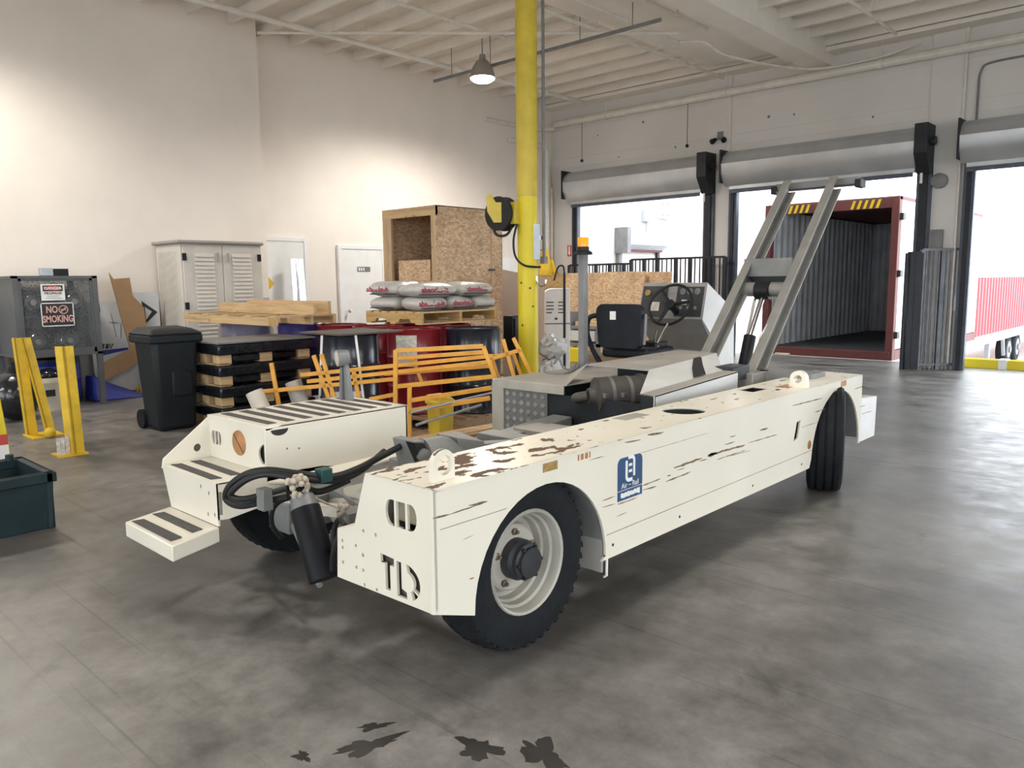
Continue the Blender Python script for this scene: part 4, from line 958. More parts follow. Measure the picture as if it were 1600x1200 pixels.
# --- operator platform with checker plate
PX0, PX1, PY0, PY1 = -4.1, -3.4, 4.2, 5.35
pw = [(PX0, .33), (PX0, .72)]+arc((PX0+.05, .72), .05, 180, 90, 5)+[(PX1, .77), (PX1, .70), (PX1-.18, .70), (-3.56, .735)]
plate('platform_front', 'console_grey' if 0 else 'rim', [(PX0, .33), (PX0, .72)]+arc((PX0+.05, .72), .05, 180, 90, 5)+[(PX1, .77), (PX1, .705), (-3.58, .705), (-3.98, .705), (-3.98, .33)], [], 'y', PY0+.006, .012, V, bev=.002)
cp_ = MB().box((-3.98, PY0+.012, .33), (-3.56, PY0+.02, .705)).build('checker_plate', 'grey_metal', V, smooth=False)
mat('lug_metal', (.36, .35, .33), .4, .4, var=.15)
for i in range(6):
    for j in range(6):
        x = -3.945+i*.069; z = .36+j*.062
        MB().prism([(x-.024, z), (x, z-.022), (x+.024, z), (x, z+.022)], 'y', PY0+.008, PY0+.012).build('diamond', 'lug_metal', cp_, smooth=False)
MB().box((PX0+.03, PY0+.012, .758), (PX1-.02, PY1, .77)).build('platform_floor', 'hood_dust', V, bev=.002)
MB().box((PX0, PY0+.012, .4), (PX0+.012, 6.9, .765)).build('platform_side', 'white_paint', V)
MB().box((-4.08, 5.3, .6), (-3.4, 6.9, .68)).build('foot_well', 'hood_dust', V)
MB().box((-3.56, PY0+.02, .36), (-2.7, PY0+.03, .70)).build('bulkhead', 'engine', V)
MB().box((-3.5, PY0+.05, .4), (-3.48, 5.6, .76)).build('engine_wall', 'engine', V)
MB().box((-3.3, 4.6, .42), (-2.75, 5.6, .78)).build('engine_block', 'engine', V, bev=.02)
MB().tube(smooth_path([at(852, 574, z=.79), at(853, 582, z=.775), at(880, 584, z=.775), at(896, 578, z=.78), at(905, 570, z=.80)], 4), .012, 7).build('hook_bar', 'mid_grey', V)
MB().tube(smooth_path([at(866, 568, z=.80), at(873, 560, z=.84), at(880, 574, z=.78), at(892, 578, z=.78), at(900, 568, z=.82)], 4), .009, 7).build('hook_bar', 'mid_grey', V)
# --- engine cover
FLh, FRh = at(918, 569, y=4.52), at(1014.6, 577.8, y=4.52)
RRh, RLh = at(1119.6, 551.5, x=-2.85), at(1061, 546, x=-3.4)
lf, lr = at(1000.6, 615.4, x=-2.63), at(1129, 578.6, x=-2.63)
ef, er = at(1023, 619, x=-2.5), at(1153, 580.4, x=-2.5)
dn = Vector((0, 0, -.01))
hd_ = MB().sheet([FLh, FRh, RRh, RLh], .01, (0, 0, -1)).build('hood_top', 'hood_dust', V)
cc = at(1034, 556, z=.90)
MB().lathe([(.062, 0), (.062, .003)], (cc.x, cc.y, FLh.z+.006), (0, 0, 1), 20).build('hood_hole', 'black_print', hd_)
MB().ball((cc.x, cc.y, FLh.z+.008), .02, 10, 6, (1, 1, .4)).build('filler_cap', 'chrome', hd_)
hs = MB().sheet([FRh, lf, lr, RRh], .01, (-.5, 0, -.5)).build('hood_slope', 'alu', V)
def on_slope(a, c): return (FRh.lerp(RRh, a)).lerp(lf.lerp(lr, a), c)+Vector((.006, 0, .008))
MB().sheet([on_slope(.62, .02), on_slope(.59, .5), on_slope(.60, 1.0), on_slope(.76, 1.0), on_slope(.74, .5), on_slope(.74, .1), on_slope(.72, .02)], .002, (.5, 0, .5)).build('hood_opening', 'black_print', hs)
MB().sheet([lf, ef, er, lr], .008, (0, 0, -1)).build('hood_ledge', 'hood_dust', V)
MB().sheet([ef, ef-Vector((0, 0, .4)), er-Vector((0, 0, .42)), er], .008, (-1, 0, 0)).build('hood_side', 'alu', V)
MB().sheet([ef, lf, lf-Vector((0, 0, .3)), ef-Vector((0, 0, .3))], .008, (0, 1, 0)).build('hood_lower_front', 'engine', V)
fl0 = at(884, 604, y=PY0)
MB().sheet([fl0, Vector((PX1-.02, PY0+.02, .765)), FLh+Vector((-.18, .02, -.1)), FLh], .008, (-.4, 0, .6)).build('hood_flange', 'hood_dust', V)
MB().box((FLh.x, 4.9, .45), (FRh.x, 4.91, FLh.z-.012)).build('radiator_wall', 'engine', V)
a1, a2 = at(928, 612, x=-2.92), at(1000, 622, x=-2.92)
af = MB()
c = at(972, 616, y=4.42); dirf = Vector((.35, 1, .04)).normalized()
af.lathe([(.05, -.25), (.06, -.21), (.075, -.2), (.125, -.195), (.125, .12), (.14, .12), (.14, .22), (.12, .23)], c, (dirf.y*.55, dirf.x+.45, 0), 26)
afo = af.build('air_filter', 'filter', V)
axf = Vector((dirf.y*.55, dirf.x+.45, 0)).normalized()
for h in (-.1, .03):
    MB().lathe([(.129, h-.012), (.129, h+.012)], c, axf, 26).build('filter_band', 'grey_metal', afo)
    MB().box(Vector(c)+axf*h+Vector((.05, -.14, .0)), Vector(c)+axf*h+Vector((.08, -.10, .03))).build('band_latch', 'grey_metal', afo)
MB().tube(smooth_path([c+axf*-.25, c+axf*-.4+Vector((0, .1, -.02)), c+axf*-.45+Vector((0, .3, -.05))], 5), .035, 12).build('intake_pipe', 'filter', V)
MB().tube(smooth_path([c+axf*.1+Vector((0, 0, -.1)), c+axf*.12+Vector((.02, 0, -.2)), c+axf*.3+Vector((.05, .05, -.25))], 5), .035, 10).build('intake_pipe', 'filter', V)
# --- beacon post
bp = at(911, 570, z=.79)
MB().box((bp.x-.03, bp.y-.03, .77), (bp.x+.03, bp.y+.03, at(911, 393, x=bp.x).z)).build('beacon_post', 'mid_grey', V, bev=.004)
zt_ = at(911, 396, x=bp.x).z
bc = MB().lathe([(.08, -.01), (.075, .012), (.052, .022), (.05, .055), (.0, .055)], (bp.x, bp.y, zt_), (0, 0, 1), 24, cap=False).build('beacon_base', 'black_plastic', V)
MB().lathe([(.046, .055), (.048, .12), (.042, .132), (.0, .134)], (bp.x, bp.y, zt_), (0, 0, 1), 24, cap=False).build('beacon_lens', 'amber', bc)
MB().box((bp.x-.05, bp.y-.1, .77), (bp.x+.05, bp.y+.08, .78)).build('post_foot', 'mid_grey', V)
# --- seat
sy = 5.4
def rr(x0, x1, z0, z1, r): return arc((x1-r, z1-r), r, 0, 90, 4)+arc((x0+r, z1-r), r, 90, 180, 4)+arc((x0+r*.7+.03, z0+r), r*.8, 180, 270, 3)+arc((x1-r*.7-.02, z0+r), r*.8, 270, 360, 3)
st = plate('seat_back', 'seat_vinyl', rr(-4.01, -3.55, .915, 1.30, .07), [], 'y', sy+.03, .07, V, bev=.02)
MB().box((-3.86, sy-.008, 1.17), (-3.80, sy-.004, 1.24)).build('seat_label', 'white_print', st)
MB().tube(smooth_path([(-3.54, sy+.05, 1.22), (-3.53, sy+.03, 1.1), (-3.54, sy+.03, .97)], 4), .012, 7).build('seat_piping', 'mid_grey', st)
MB().box((-4.0, sy+.06, .84), (-3.53, sy+.5, .93)).build('seat_cushion', 'seat_vinyl', V, bev=.03)
MB().box((-3.92, sy+.1, .68), (-3.6, sy+.45, .84)).build('seat_base', 'disc', V, bev=.01)
MB().tube(smooth_path([(-4.0, sy+.06, 1.2), (-4.08, sy+.0, 1.18), (-4.12, sy+.02, 1.05), (-4.08, sy+.05, .9), (-4.02, sy+.08, .78)], 5), .022, 9).build('arm_loop', 'seat_vinyl', V)
q1 = at(1020, 545, y=5.75)
MB().box((q1.x-.12, 5.7, .8), (q1.x+.06, 5.9, .97)).build('lever_box', 'black_plastic', V, bev=.01)
for du, dv, d2 in ((0, 0, (20, -40)), (6, 0, (-8, -14)), (-4, 0, (6, -30))):
    p = at(1024+du, 545, y=5.72); q2 = at(1024+du+d2[0], 545+d2[1], y=5.72)
    MB().tube([p, q2], [.012, .008], 7).build('control_lever', 'chrome', V)
# --- console
cx0, cx1 = -4.06, -3.4
prof = [(6.21, 1.47), (6.57, 1.285), (6.72, 1.12), (6.74, .66), (6.45, .66), (6.38, .86), (6.277, 1.02), (6.13, 1.15)]
cn = MB().prism(prof, 'x', cx0, cx1).build('console', 'white_paint', V, bev=.004)
dv = Vector((0, 6.21-6.13, 1.47-1.15)); nrm = Vector((0, -dv.z, dv.y)).normalized()
def D(a, h, off=.0): return Vector((cx0+(cx1-cx0)*a, 6.13, 1.15))+dv*h+nrm*off
def dq(a0, a1, h0, h1, off, th, nm, m, par):
    return MB().sheet([D(a0, h0, off), D(a1, h0, off), D(a1, h1, off), D(a0, h1, off)], th, nrm).build(nm, m, par, smooth=False)
dq(.0, 1, 0, 1, .001, .004, 'dash_panel', 'console_grey', cn)
dq(.02, .42, .03, .9, .006, .006, 'switch_panel', 'dash', cn)
dq(.57, .97, .06, .88, .006, .006, 'gauge_panel', 'dash', cn)
for a in (.66, .77, .88):
    for h in (.75, .3):
        gg = MB(); gg.lathe([(.03 if h > .5 else .016, 0), (.03 if h > .5 else .016, .006)], D(a, h, .012), nrm, 16); gg.build('gauge', 'grey_metal' if h > .5 else 'mid_grey', cn)
dq(.66, .74, .38, .52, .013, .003, 'warning_tag', 'label', cn)
dq(.18, .32, .2, .45, .013, .003, 'ignition_plate', 'bucket', cn)
gg = MB(); gg.lathe([(.028, 0), (.028, .02), (.012, .022)], D(.12, .7, .012), nrm, 16); gg.build('emergency_button', 'gold_plate', cn)
MB().prism([(6.12, 1.15), (6.13, 1.15), (6.385, .86), (6.375, .86)], 'x', cx0, cx1-.003).build('knee_panel', 'console_grey', cn)
MB().prism([(6.37, .86), (6.38, .87), (6.38, .68), (6.36, .68)], 'x', cx0, cx1-.003).build('kick_panel', 'frame_grey', cn)
MB().box((cx0, 5.85, .66), (cx1, 6.36, .70)).build('pedal_floor', 'hood_dust', V)
# steering wheel
wc = at(1047, 476, y=6.02)
wn = Vector((.12, -.62, .75)).normalized(); e1 = wn.cross(Vector((0, 0, 1))).normalized(); e2 = wn.cross(e1)
ring = [wc+(e1*math.cos(2*math.pi*k/36)+e2*math.sin(2*math.pi*k/36))*.185 for k in range(37)]
# wheel tilted like a truck wheel, face to the driver
wn = Vector((.05, -.85, .5)).normalized(); e1 = wn.cross(Vector((0, 0, 1))).normalized(); e2 = wn.cross(e1)
ring = [wc+(e1*math.cos(2*math.pi*k/36)+e2*math.sin(2*math.pi*k/36))*.2 for k in range(37)]
sw = MB().tube(ring, .0125, 8, cap=False).build('steering_wheel', 'black_plastic', V)
for a in (70, 190, 310): MB().tube([wc, wc+(e1*math.cos(R(a))+e2*math.sin(R(a)))*.18], [.02, .012], 8).build('spoke', 'black_plastic', sw)
MB().lathe([(.045, -.02), (.045, .015), (.02, .02)], wc, wn, 16).build('boss', 'black_plastic', sw)
MB().tube([wc-wn*.02, wc-wn*.22], .03, 10).build('column', 'black_plastic', sw)
# --- lift arms
def arm(x, b0, b1, web_side):
    """channel section arm in the plane x, from b0 to b1 (y,z)"""
    d = Vector((0, b1[0]-b0[0], b1[1]-b0[1])).normalized(); n = Vector((0, -d.z, d.y)); X = Vector((web_side, 0, 0))
    P0, P1 = Vector((x, *b0)), Vector((x, *b1)); b = MB(); w = .075; f = .07
    def slab(n0, n1, x0, x1):
        b.hexa([P0+n*n0+X*x0, P1+n*n0+X*x0, P1+n*n1+X*x0, P0+n*n1+X*x0, P0+n*n0+X*x1, P1+n*n0+X*x1, P1+n*n1+X*x1, P0+n*n1+X*x1])
    slab(-w, w, 0, .01); slab(w-.012, w, 0, f); slab(-w, -w+.012, 0, f)
    return b.build('lift_arm', 'arm_grey', V, bev=.002)
ra0, ra1 = at(1162, 606, x=-2.66), at(1297, 292, x=-2.66)
arm1 = arm(-2.66, (ra0.y-.25, ra0.z-.27), (ra1.y+.03, ra1.z+.03), 1)
kx = -2.66*3.115/2.7
la0, la1 = at(1098, 560, x=kx), at(1226, 297, x=kx)
arm2 = arm(kx, (la0.y-.1, la0.z-.12), (la1.y+.03, la1.z+.03), 1)
mm_ = (Vector((ra0.y, ra0.z))*.28+Vector((ra1.y, ra1.z))*.72)
q = MB().lathe([(.022, 0), (.022, .004)], (-2.649, ra1.y-.07, ra1.z-.07), (1, 0, 0), 14).build('arm_hole', 'white_print', arm1)
sl0, sl1 = at(1185, 530, x=-2.649), at(1203, 502, x=-2.649)
MB().bar(sl0, sl1, .018, .004, upv=(1, 0, 0)).build('arm_slot', 'white_print', arm1)
hp = at(1270, 291, x=(-2.66+kx)/2)
MB().box((kx-.12, hp.y-.06, hp.z-.02), (-2.66+.2, hp.y+.1, hp.z+.04)).build('head_bar', 'grey_metal', V, bev=.006)
for x in (kx-.15, -2.47): MB().box((x, hp.y-.09, hp.z-.05), (x+.05, hp.y+.05, hp.z+.02)).build('head_pad', 'black_plastic', V, bev=.006)
cb = at(1200, 415, x=(kx-2.66)/2)
MB().box((kx, cb.y-.02, cb.z-.09), (-2.66, cb.y+.02, cb.z+.06)).build('arm_bracket', 'frame_grey', V, bev=.004)
MB().hexa([(kx+.12, cb.y-.03, cb.z-.20), (-2.70, cb.y-.03, cb.z-.20), (-2.70, cb.y, cb.z-.20), (kx+.12, cb.y, cb.z-.20), (kx+.05, cb.y-.03, cb.z-.09), (-2.68, cb.y-.03, cb.z-.09), (-2.68, cb.y, cb.z-.09), (kx+.05, cb.y, cb.z-.09)]).build('arm_gusset', 'black_plastic', V)
ct = at(1195, 452, x=(kx-2.66)/2)
tb_ = MB().tube([(kx, ct.y, ct.z), (-2.66, ct.y, ct.z)], .06, 18).build('arm_cross_tube', 'arm_grey', V)
xm = (kx-2.66)/2
MB().lathe([(.075, -.06), (.075, .06)], (xm, ct.y-.02, ct.z-.01), (1, 0, 0), 16).build('tube_collar', 'black_plastic', tb_)
y0 = at(1160, 585, x=xm)
hc = MB().tube([y0+Vector((0, 0, -.25)), y0, at(1172, 525, x=xm)], .05, 14).build('lift_cylinder', 'black_plastic', V)
MB().tube([at(1172, 525, x=xm), (xm, ct.y-.03, ct.z-.05)], .022, 12).build('cylinder_rod', 'chrome', hc)
MB().tube([at(1168, 522, x=xm-.07), (xm-.07, ct.y-.03, ct.z-.08)], .012, 8).build('hydraulic_tube', 'chrome', hc)
MB().box((-2.62, 5.25, .5), (-2.5, 5.55, .82)).build('arm_mount', 'arm_grey', V, bev=.006)
MB().box((-2.7, 5.05, .78), (-2.55, 5.3, .88)).build('valve_block', 'dark_metal', V, bev=.005)
q1 = at(1222, 582, z=.82); MB().box((q1.x-.2, q1.y, .5), (q1.x+.22, q1.y+.25, .82)).build('rear_box', 'frame_grey', V, bev=.004)
MB().box((IX-.3, 5.2, .62), (IX, 6.0, .70)).build('rear_shelf', 'cream', V)

# ================================================================== LEFT SIDE
# propane cage
CXf = -10.5
ya, yb = at(25, 470, x=CXf).y, at(149, 470, x=CXf).y
zt, zb = at(90, 431, x=CXf).z, at(90, 553, x=CXf).z
t = thing('propane_cage', 'grey steel mesh cage for gas cylinders against the white wall', 'cage', (CXf-.4, (ya+yb)/2, 0))
for x in (CXf, XN+.1):
    for y in (ya, yb): MB().box((x-.03, y-.03, 0), (x+.03, y+.03, zt)).build('leg', 'cage', t)
MB().box((XN+.07, ya-.03, zt-.03), (CXf+.03, yb+.03, zt)).build('top_panel', 'cage', t)
MB().box((XN+.07, ya-.03, zb-.03), (CXf+.03, yb+.03, zb)).build('bottom_shelf', 'cage', t)
zm = (zt+zb)/2
MB().box((XN+.07, ya, zm-.02), (CXf-.03, yb, zm)).build('middle_shelf', 'cage', t)
MB().box((XN+.07, ya-.005, zb), (CXf, ya+.005, zt)).build('side_mesh', 'cage', t)
MB().add([(CXf, ya, zb), (CXf, yb, zb), (CXf, yb, zt), (CXf, ya, zt)], [(0, 1, 2, 3)]).build('front_mesh', 'mesh', t, smooth=False)
MB().add([(XN+.07, yb, zb), (CXf, yb, zb), (CXf, yb, zt), (XN+.07, yb, zt)], [(0, 1, 2, 3)]).build('side_mesh', 'mesh', t, smooth=False)
for a, c in (((ya, zt-.06), (yb, zt)), ((ya, zb), (yb, zb+.06)), ((ya, zb), (ya+.06, zt)), ((yb-.06, zb), (yb, zt))):
    MB().box((CXf, a[0], a[1]), (CXf+.02, c[0], c[1])).build('door_frame', 'cage', t)
for k, (fy, z) in enumerate(((.2, zm), (.72, zm), (.22, zb), (.62, zb))):
    y = ya+(yb-ya)*fy
    c = thing('gas_cylinder', ['silver gas cylinder lying on the upper cage shelf by the dark side', 'silver gas cylinder on the upper cage shelf behind the signs', 'silver gas cylinder on the lower cage shelf by the dark side', 'silver gas cylinder on the lower cage shelf under the no smoking sign'][k], 'gas cylinder', (CXf-.4, y, z), 'gas cylinders in the cage')
    MB().lathe([(.02, .38), (.09, .37), (.14, .32), (.155, .25), (.155, -.25), (.13, -.34), (.03, -.37)], (CXf-.42, y, z+.157), (1, 0, 0), 24).build('shell', 'tank', c)
    MB().lathe([(.09, .36), (.095, .40), (.085, .41), (.08, .37)], (CXf-.42, y, z+.157), (1, 0, 0), 20, cap=False).build('collar', 'chrome', c)
    MB().lathe([(.02, .37), (.02, .42), (.035, .42), (.035, .44)], (CXf-.42, y, z+.157), (1, 0, 0), 12).build('valve', 'grey_metal', c)
def flat_sign(name, u0, v0, u1, v1, x, m, label, rows):
    a, c = at(u0, v0, x=x), at(u1, v1, x=x)
    s = thing(name, label, 'sign', (x, (a.y+c.y)/2, c.z))
    MB().box((x, a.y, c.z), (x+.006, c.y, a.z)).build('plate', m, s, smooth=False)
    w, h = c.y-a.y, a.z-c.z
    return s, (a.y+c.y)/2, (a.z+c.z)/2, w, h
xsn = CXf+.022
s, cy, cz, w, h = flat_sign('danger_sign', 62.5, 444, 102, 469, xsn, 'white_print', 'white danger propane sign on the cage front', 0)
MB().box((xsn+.006, cy-w*.42, cz+h*.06), (xsn+.008, cy+w*.42, cz+h*.42)).build('banner', 'black_print', s, smooth=False)
MB().prism(circ((cy, cz+h*.24), w*.38, 24, h*.14), 'x', xsn+.008, xsn+.009).build('oval', 'red_print', s, smooth=False)
text('lettering', 'DANGER', h*.24, face_mtx((xsn+.0098, cy, cz+h*.24), (0, 1, 0), (0, 0, 1)), 'white_print', s, .001)
text('lettering', 'PROPANE', h*.2, face_mtx((xsn+.007, cy, cz-h*.07), (0, 1, 0), (0, 0, 1)), 'black_print', s, .001, 1.1)
for k_ in (0, 1): MB().box((xsn+.006, cy-w*(.26+.08*k_), cz-h*(.25+.12*k_)), (xsn+.007, cy+w*(.26+.08*k_), cz-h*(.22+.12*k_))).build('fine_print', 'mid_grey', s, smooth=False)
s, cy, cz, w, h = flat_sign('no_smoking_sign', 62.5, 473.5, 117, 508.5, xsn, 'black_print', 'black no smoking sign with white border on the cage', 0)
for a in ((-.5, -.5, .5, -.46), (-.5, .46, .5, .5), (-.5, -.5, -.47, .5), (.47, -.5, .5, .5)):
    MB().box((xsn+.006, cy+w*a[0], cz+h*a[1]), (xsn+.008, cy+w*a[2], cz+h*a[3])).build('border', 'white_print', s, smooth=False)
mat('pale_red', (.72, .42, .38), .5, var=.05)
text('lettering', 'NO', h*.40, face_mtx((xsn+.008, cy-w*.17, cz+h*.2), (0, 1, 0), (0, 0, 1)), 'pale_red', s, .003, .72)
text('lettering', 'SMOKING', h*.40, face_mtx((xsn+.008, cy, cz-h*.2), (0, 1, 0), (0, 0, 1)), 'pale_red', s, .003, .66)
b = MB(); ring = circ((cy+w*.18, cz+h*.2), h*.17, 20)
stroke(b, ring+[ring[0]], h*.035, 'x', xsn+.007, .001); stroke(b, [(cy+w*.18-h*.11, cz+h*.09), (cy+w*.18+h*.11, cz+h*.31)], h*.035, 'x', xsn+.007, .001)
stroke(b, [(cy+w*.18-h*.1, cz+h*.2), (cy+w*.18+h*.1, cz+h*.2)], h*.04, 'x', xsn+.0065, .001)
b.build('symbol', 'pale_red', s, smooth=False)
a = at(62, 431, x=CXf-.1); c = at(81, 419, x=CXf-.1)
solo(MB().box((CXf-.14, a.y, zt), (CXf-.06, c.y, c.z)), 'small_box', 'steel_light', 'pale blue little box on top of the mesh cage', 'box', bev=.005)
a = at(82, 431, x=CXf-.1); c = at(105, 420, x=CXf-.1)
solo(MB().box((CXf-.14, a.y, zt), (CXf-.06, c.y, c.z)), 'small_box', 'black_plastic', 'dark little box on top of the mesh cage', 'box', bev=.005)

# boards and rubbish leaning on the wall right of the cage
xp = XN+.12
a, c = at(147, 472, x=xp), at(250, 560, x=xp)
t = thing('poster_board', 'pale printed board with black emblems leaning on the wall', 'poster', (xp, (a.y+c.y)/2, 0))
MB().hexa([(xp+.12, a.y-.1, .05), (xp+.135, a.y-.1, .05), (xp+.135, c.y, .05), (xp+.12, c.y, .05), (xp-.01, a.y-.1, a.z), (xp+.005, a.y-.1, a.z), (xp+.005, c.y, a.z), (xp-.01, c.y, a.z)]).build('board', 'poster', t, smooth=False)
def pb_pt(u, v): q = at(u, v, x=xp+.075); return (q.y, q.z)
def on_board(loop, nm, m):
    vs = []
    for u, v in loop:
        y, z = pb_pt(u, v); vs.append((xp+.139-(z-.05)/(a.z-.05)*.13, y, z))
    MB().sheet(vs, .002, (1, 0, 0)).build(nm, m, t, smooth=False)
for v in (476, 495, 513, 525): on_board([(149, v), (158, v), (159, v+12), (150, v+12)], 'emblem', 'black_print')
for v in (478, 497, 515): on_board([(152, v+1), (156, v+2), (155, v+8), (152, v+7)], 'emblem_detail', 'poster')
on_board([(175, 490), (176, 490), (183, 527), (182, 527)], 'line', 'mid_grey')
on_board([(190, 505), (191, 505), (190, 528), (189, 528)], 'line', 'mid_grey')
on_board([(172, 503), (186, 504), (186, 505), (172, 504)], 'line', 'mid_grey')
for k in range(3): on_board([(154+k*6, 537), (158+k*6, 537), (156+k*6, 545), (152+k*6, 545)], 'letter', 'black_print')
for k in range(2): on_board([(172+k*4, 537), (174+k*4, 537), (169+k*4, 545), (167+k*4, 545)], 'slash', 'black_print')
on_board([(153, 548), (200, 543), (200, 546), (154, 557)], 'blue_band', 'blue_tarp')
q = at(236, 488, x=xp+.2)
t = thing('triangle_sign', 'white board with a black triangle emblem beside the shed', 'sign', (xp+.2, q.y, 0))
MB().box((xp+.19, q.y-.22, .0), (xp+.2, q.y+.12, q.z+.28)).build('board', 'poster', t, smooth=False)
MB().prism([(q.y-.12, q.z+.16), (q.y+.09, q.z), (q.y-.1, q.z-.17)], 'x', xp+.2, xp+.204).build('triangle', 'black_print', t, smooth=False)
MB().prism([(q.y-.085, q.z+.08), (q.y+.01, q.z+.01), (q.y-.075, q.z-.1)], 'x', xp+.204, xp+.206).build('triangle_inner', 'poster', t, smooth=False)
xc = xp+.36
def cpt(u, v): q = at(u, v, x=xc); return (q.y, q.z)
cb_ = [cpt(*p) for p in ((170, 426), (177, 436), (202, 434), (207, 462), (224, 480), (228, 505), (233, 552), (200, 577), (160, 596), (153, 572), (203, 545), (190, 500))]
solo(MB().prism(cb_, 'x', xc-.01, xc+.012), 'cardboard_sheet', 'cardboard', 'torn brown cardboard sheet leaning beside the mesh cage', 'cardboard')
xs2 = xp+.5
q = at(175, 600, x=xs2)
b = MB()
for i in range(3):
    y0 = at(165+i*0, 600, x=xs2).y
b.hexa([(xs2-.3, q.y-.25, 0), (xs2+.1, q.y-.25, 0), (xs2+.1, q.y+.45, 0), (xs2-.3, q.y+.5, 0), (xs2-.25, q.y-.25, .34), (xs2-.1, q.y-.2, .34), (xs2-.1, q.y+.1, .16), (xs2-.25, q.y+.2, .1)])
solo(b, 'blue_tarp', 'blue_tarp', 'folded bright blue tarp on the floor beside the mesh cage leg', 'tarp', bev=.03)
def jack_stand(u, v, label):
    g = at(u, v, z=0); t = thing('jack_stand', label, 'jack stand', g, 'jack stands by the wall')
    for sx, sy in ((-.1, -.1), (.1, -.1), (-.1, .1), (.1, .1)): MB().bar(g+Vector((sx, sy, .01)), g+Vector((sx*.15, sy*.15, .3)), .03).build('leg', 'yellow_old', t)
    MB().box(g+Vector((-.12, -.12, 0)), g+Vector((.12, .12, .02))).build('foot_plate', 'yellow_old', t)
    MB().tube([g+Vector((0, 0, .28)), g+Vector((0, 0, .36))], .03, 8).build('post', 'yellow_old', t)
jack_stand(203, 613, 'yellow jack stand on the floor next to the blue tarp')
jack_stand(231, 614, 'yellow jack stand between the cardboard and the black wheeled bin')
# things under / in front of the cage
g = at(80, 640, z=0)
t = thing('bucket', 'dirty white plastic bucket standing below the mesh cage', 'bucket', g)
MB().lathe([(.13, 0), (.15, .3), (.155, .34), (.165, .34), (.165, .40), (.15, .4), (.14, .36), (.0, .35)], g, (0, 0, 1), 24, cap=False).build('shell', 'bucket', t)
MB().ball(g+Vector((0, 0, .42)), .13, 12, 8, (1, 1, .7)).build('black_liner', 'film', t)
MB().box(g+Vector((.1, -.08, .18)), g+Vector((.148, .02, .26))).build('label', 'dark_metal', t)
g = at(140, 607, z=0)
t = thing('plastic_barrel', 'bright blue plastic barrel behind the cage leg', 'barrel', (CXf-.58, yb-.36, 0))
MB().lathe([(.26, 0), (.29, .05), (.29, .3), (.3, .32), (.29, .34), (.29, .50), (.25, .55), (.05, .56)], (CXf-.58, yb-.36, 0), (0, 0, 1), 28).build('body', 'blue_tarp', t)
MB().lathe([(.26, .0), (.26, .03)], (CXf-.58, yb-.36, .55), (0, 0, 1), 28).build('lid', 'black_plastic', t)
t = thing('wood_board', 'brown board standing under the mesh cage', 'board', (XN+.035, (ya+yb)/2, 0))
MB().box((XN+.02, ya+.1, 0), (XN+.05, yb-.3, .62)).build('panel', 'wood_dark', t)
t = thing('black_sack', 'stuffed black sack on the floor left of the white bucket', 'sack', at(28, 656, z=0))
MB().ball(at(28, 656, z=0)+Vector((0, 0, .28)), .32, 14, 10, (.8, .8, .88)).build('body', 'film', t)
MB().tube([at(28, 656, z=0)+Vector((0, 0, .52)), at(28, 656, z=0)+Vector((0, 0, .66))], [.1, .04], 10).build('neck', 'film', t)

# yellow steel guards
def angle_post(t, p, q, w, th=.012, d1=Vector((0, 1, 0)), d2=Vector((-1, 0, 0)), nm='upright', m='yellow_old'):
    p, q = Vector(p), Vector(q); b = MB()
    for d, e in ((d1, d2), (d2, d1)):
        b.hexa([p, p+d*w, p+d*w+e*th, p+e*th, q, q+d*w, q+d*w+e*th, q+e*th])
    return b.build(nm, m, t)
g = at(118, 711, z=0)
t = thing('rack_guard', 'yellow steel angle guard post with printed stickers on its foot', 'guard post', g)
tp = at(104, 541, x=g.x-.02)
angle_post(t, g, (g.x-.01, g.y-.02, tp.z), .08, .014, Vector((0, 1, 0)), Vector((-.75, -.65, 0)))
MB().box((g.x-.2, g.y-.14, 0), (g.x+.04, g.y+.1, .012)).build('foot_plate', 'yellow_old', t)
fp_ = at(98, 700, z=.02)
for k in range(3): MB().box((g.x-.02, g.y-.14+k*.035, .02), (g.x-.012, g.y-.11+k*.035, .17)).build('sticker', 'label', t)
MB().box((g.x-.05, g.y-.04, .02), (g.x-.03, g.y-.005, .2)).build('sticker', 'pale_red', t)
g = at(44, 682, z=0); tz = at(30, 528, x=g.x).z; g2 = at(76, 682, z=0)
t = thing('rack_guard', 'yellow steel guard with one upright and one sloping leg', 'guard post', g)
angle_post(t, g, (g.x+.02, at(24, 560, x=g.x).y, tz), .09, .012, Vector((0, 1, 0)), Vector((-1, 0, 0)))
angle_post(t, g2, (g.x+.03, at(36, 560, x=g.x).y, tz), .075, .012, Vector((0, 1, 0)), Vector((-1, 0, 0)), 'brace')
MB().box((min(g.x, g2.x)-.1, g.y-.02, 0), (max(g.x, g2.x)+.06, g2.y+.14, .014)).build('foot_plate', 'yellow_old', t)
MB().ball(at(78, 676, z=.05), .055, 10, 6).build('anchor_knob', 'yellow_old', t)
g = at(20, 722, z=0)
t = thing('guard_column', 'tall yellow steel guard post with red and white base label', 'guard post', (g.x, g.y-.15, 0))
zt = at(8, 470, x=g.x).z
MB().hexa([(g.x-.12, g.y-.32, 0), (g.x, g.y-.32, 0), (g.x, g.y, 0), (g.x-.12, g.y, 0), (g.x-.16, g.y-.36, zt), (g.x-.04, g.y-.36, zt), (g.x-.04, g.y-.1, zt), (g.x-.16, g.y-.1, zt)]).build('post', 'yellow', t, bev=.008)
MB().box((g.x+.001, g.y-.32, .02), (g.x+.004, g.y-.02, .16)).build('label_white', 'white_print', t)
MB().box((g.x+.001, g.y-.32, .16), (g.x+.004, g.y-.02, .25)).build('label_red', 'red_print', t)
MB().box((g.x+.004, g.y-.3, .26), (g.x+.02, g.y-.1, .38)).build('label_torn', 'red_print', t)
